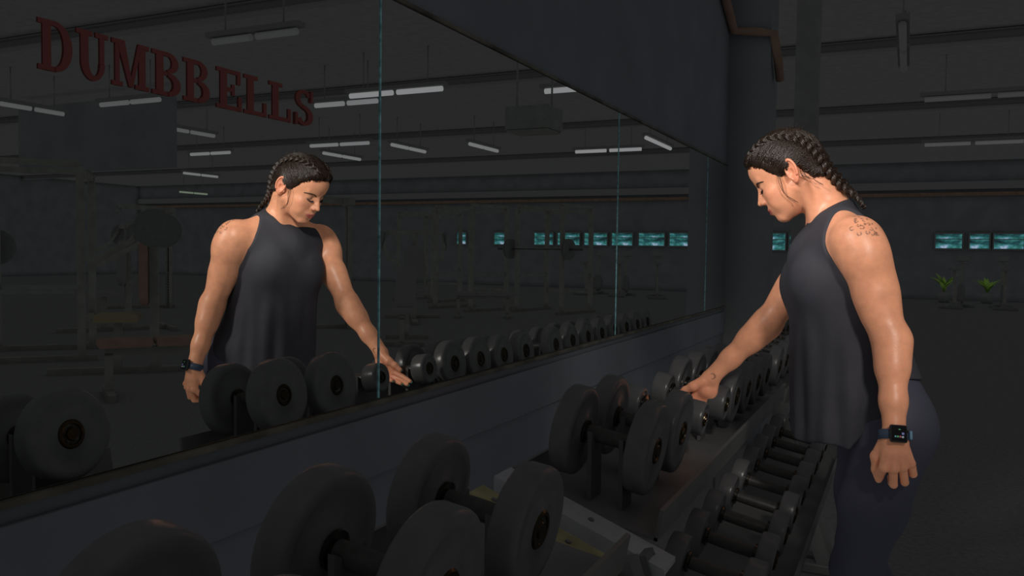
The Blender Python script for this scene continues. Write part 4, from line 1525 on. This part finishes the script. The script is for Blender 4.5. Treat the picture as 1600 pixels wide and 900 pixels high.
def chest_machine(loc, rz, label, pad, seat):
    t = thing('chest_press_machine', label, 'machine', loc, rz, 'plate loaded machines in the hall')
    n = 22
    ring = [(0.19 * math.copysign(abs(math.cos(2 * PI * k / n)) ** 0.75, math.cos(2 * PI * k / n)), 0.34 * math.copysign(abs(math.sin(2 * PI * k / n)) ** 0.75, math.sin(2 * PI * k / n))) for k in range(n)]
    m_ = MB()
    lay = [(0.0, 0.92), (0.015, 1.0), (0.055, 1.0), (0.075, 0.93)]
    m_.add([(x * s_, -h, z * s_ + 1.0) for h, s_ in lay for x, z in ring],
           [(i * n + k, i * n + (k + 1) % n, (i + 1) * n + (k + 1) % n, (i + 1) * n + k) for i in range(3) for k in range(n)] + [tuple(reversed(range(n))), tuple(3 * n + k for k in range(n))], True)
    m_.build('backrest', pad, t)
    MB().box((0, -0.28, 0.55), (0.40, 0.40, 0.08), bev=0.03).build('seat', seat, t)
    MB().bar((0, 0.05, 0.03), (0, 0.05, 1.55), 0.08, 0.08, upv=(0, 1, 0)).build('column', M['frame_green'], t)
    MB().bar((0, -0.9, 0.03), (0, 0.6, 0.03), 0.09, 0.06).build('base_rail', M['frame_green'], t)
    MB().bar((0, -0.28, 0.05), (0, -0.28, 0.50), 0.07, 0.07, upv=(0, 1, 0)).build('seat_post', M['frame_green'], t)
    MB().bar((-0.5, 0.05, 1.55), (0.5, 0.05, 1.55), 0.07).build('top_beam', M['frame_green'], t)
    for s_ in (-1, 1):
        MB().tube([(s_ * 0.5, 0.05, 1.55), (s_ * 0.52, -0.10, 1.30), (s_ * 0.46, -0.45, 1.08), (s_ * 0.30, -0.48, 1.06)], 0.025, n=10).build('press_arm', M['frame_green'], t)
        MB().bar((s_ * 0.5, 0.6, 0.03), (0, 0.6, 0.03), 0.07, 0.06).build('foot', M['frame_green'], t)
        MB().lathe([(0, 0.03), (0, 0.18), (0.03, 0.18), (0.03, 0.03)], (s_ * 0.54, 0.10, 1.42), (s_, 0, 0), 32).build('weight_plate', M['rubber'], t)
    return t


def bench(loc, rz, label, pad, incline=0.0):
    t = thing('weight_bench', label, 'bench', loc, rz, 'weight benches in the hall')
    MB().box((0, -0.30, 0.45), (0.28, 0.42, 0.07), bev=0.025).build('seat', pad, t)
    R_ = Matrix.Rotation(incline, 3, 'X')
    MB().box((0, -0.07 + 0.40 * math.cos(incline), 0.45 + 0.40 * math.sin(incline)), (0.28, 0.80, 0.07), R_, 0.025).build('backrest', pad, t)
    MB().bar((0, -0.45, 0.38), (0, 0.55, 0.38), 0.06).build('spine', M['frame_green'], t)
    for y in (-0.42, 0.50):
        MB().bar((0, y, 0.05), (0, y, 0.37), 0.06, 0.06, upv=(0, 1, 0)).build('leg', M['frame_green'], t)
        MB().bar((-0.3, y, 0.03), (0.3, y, 0.03), 0.06).build('foot', M['frame_green'], t)
    return t


def bike(loc, rz, label):
    t = thing('exercise_bike', label, 'exercise bike', loc, rz, 'exercise bikes by the windows')
    for y in (-0.5, 0.5):
        MB().bar((-0.26, y, 0.04), (0.26, y, 0.04), 0.07).build('foot', M['frame_dark'], t)
    MB().bar((0, -0.5, 0.07), (0, 0.5, 0.07), 0.06).build('base_rail', M['frame_dark'], t)
    MB().lathe([(-0.04, 0.05), (-0.03, 0.24), (0.03, 0.24), (0.04, 0.05)], (0, 0.32, 0.34), (1, 0, 0), 32).build('flywheel', M['rubber'], t)
    MB().bar((0, -0.22, 0.10), (0, -0.30, 0.92), 0.06).build('seat_post', M['frame_green'], t)
    MB().box((0, -0.32, 0.96), (0.20, 0.28, 0.07), bev=0.03).build('saddle', M['pad_black'], t)
    MB().bar((0, 0.18, 0.10), (0, 0.40, 1.10), 0.06).build('front_post', M['frame_green'], t)
    MB().tube([(-0.24, 0.18, 1.16), (-0.20, 0.36, 1.12), (0.20, 0.36, 1.12), (0.24, 0.18, 1.16)], 0.017, n=8).build('handlebar', M['frame_dark'], t)
    MB().box((0, 0.45, 1.22), (0.26, 0.05, 0.18), Matrix.Rotation(-0.4, 3, 'X'), 0.015).build('console', M['frame_dark'], t)
    return t


power_rack((7.35, 15.6, 0), 0.35, 'pale power rack reflected left of the windows, nearer the first seam')
power_rack((5.55, 15.9, 0), 0.25, 'pale power rack reflected in front of the windows in the second pane')
power_rack((7.75, 6.1, 0), 0.75, 'power rack reflected at the far left, behind the red padded machine', 2.1)
power_rack((9.6, 17.6, 0), 0.2, 'dim power rack reflected just right of the first mirror seam, far back')
c75 = math.cos(0.75), math.sin(0.75)
barbell((7.75 + 0.53 * c75[1], 6.1 - 0.53 * c75[0], 1.22), 0.75, 'thin barbell racked at the far left of the mirror', 1)
barbell((5.55 + 0.53 * math.sin(0.25), 15.9 - 0.53 * math.cos(0.25), 1.30), 0.25, 'barbell racked in front of the far windows', 2)
cable_machine((6.9, 10.7, 0), 0.85, 'pale cable machine reflected just right of the reflected face')
cable_machine((12.6, 12.3, 0), 0.6, 'cable machine reflected left of the reflected head, far back')
chest_machine((5.7, 5.85, 0), 0.8, 'plate-loaded machine with an oval dark red backrest and mustard seat', M['pad_red'], M['pad_yellow'])
chest_machine((6.75, 12.4, 0), -0.6, 'pale press machine with bent arms beyond the reaching hand in the mirror', M['pad_black'], M['pad_black'])
chest_machine((9.4, 8.6, 0), 0.5, 'dim press machine reflected behind the arm wearing the watch', M['pad_black'], M['pad_black'])
bench((6.1, 13.7, 0), 1.1, 'black flat bench between the reflected power racks', M['pad_black'], 0.0)
bench((5.0, 9.4, 0), -0.5, 'black incline bench reflected beyond the reaching hand', M['pad_black'], 0.75)
bench((4.6, 5.05, 0), 0.6, 'flat bench with a dark red pad beside the reflected watch', M['pad_red'], 0.0)
for k, (x, y) in enumerate(((5.2, 22.5), (6.3, 22.8), (7.4, 23.2), (2.2, 23.0), (3.2, 23.2), (-2.2, 22.4))):
    bike((x, y, 0), 0.3 * (k % 3 - 1), ['exercise bike nearest the wall return in the mirror', 'exercise bike under the windows, second in the mirror', 'exercise bike under the windows, third in the mirror',
                                        'exercise bike under the windows right of the arm', 'exercise bike at the right edge under the windows', 'dark exercise bike in front of the window below the chin'][k])

# potted plants below the windows at the right
def plant(loc, label, h):
    t = thing('potted_plant', label, 'plant', loc, 0, 'potted plants under the far windows')
    MB().lathe([(0, 0.12), (0.02, 0.13), (0.28, 0.17), (0.30, 0.18), (0.30, 0.15), (0.26, 0.14)], (0, 0, 0), (0, 0, 1), 24).build('pot', M['frame_dark'], t)
    r_ = random.Random(int(h * 100))
    for k in range(16):
        a, l = r_.uniform(0, 2 * PI), h * r_.uniform(0.6, 1.0)
        d = Vector((math.cos(a), math.sin(a), 0))
        s_ = Vector((-d.y, d.x, 0))
        m_ = MB()
        pts = []
        for i in range(6):
            u = i / 5
            c_ = d * (0.32 * u * u * 1.2) + Vector((0, 0, 0.26 + l * u * (1 - 0.25 * u)))
            wv = 0.055 * math.sin(PI * (0.08 + 0.9 * u))
            pts += [c_ - s_ * wv, c_ + s_ * wv]
        m_.add(pts, [(2 * i, 2 * i + 1, 2 * i + 3, 2 * i + 2) for i in range(5)], True)
        m_.build('leaf', M['leaf'], t)


M['leaf'] = mat('green_leaf', (0.16, 0.28, 0.05), 0.5, vary=0.3)
plant((2.0, 25.6, 0), 'potted plant under the far windows, left of two at the right', 0.75)
plant((3.05, 25.8, 0), 'smaller potted plant under the far windows, right of two', 0.6)

# hanging heater, mezzanine panel, pillar, conduit
t = thing('unit_heater', 'dark boxy heater hanging from the ceiling, reflected in the second pane', 'heater', (3.40, 10.0, 2.84))
MB().box((0, 0, 0.14), (0.62, 0.5, 0.30), bev=0.02).build('casing', M['frame_dark'], t)
MB().box((0, 0, -0.025), (0.58, 0.46, 0.025), bev=0.004).build('outlet', M['frame_green'], t)
for s_ in (-1, 1):
    MB().bar((s_ * 0.25, 0, 0.29), (s_ * 0.25, 0, 1.16), 0.02).build('hanger', M['frame_dark'], t)
structure(MB().box((12.1, 10.2, 3.2), (3.8, 0.25, 1.2)).build('wall_panel', M['wall_dark']))
structure(MB().box((0.20, 8.2, 2.0), (0.20, 0.20, 4.0)).build('trim_6', M['frame_dark']))
cd = MB()
cd.tube([(0.03, 3.9, 3.6), (0.03, 4.9, 2.97), (0.03, 5.53, 2.70), (0.18, 5.54, 2.68), (0.28, 5.54, 2.66), (0.30, 5.62, 2.50), (0.30, 5.72, 2.40)], 0.028, n=10)
structure(cd.build('trim_7', M['orange']))
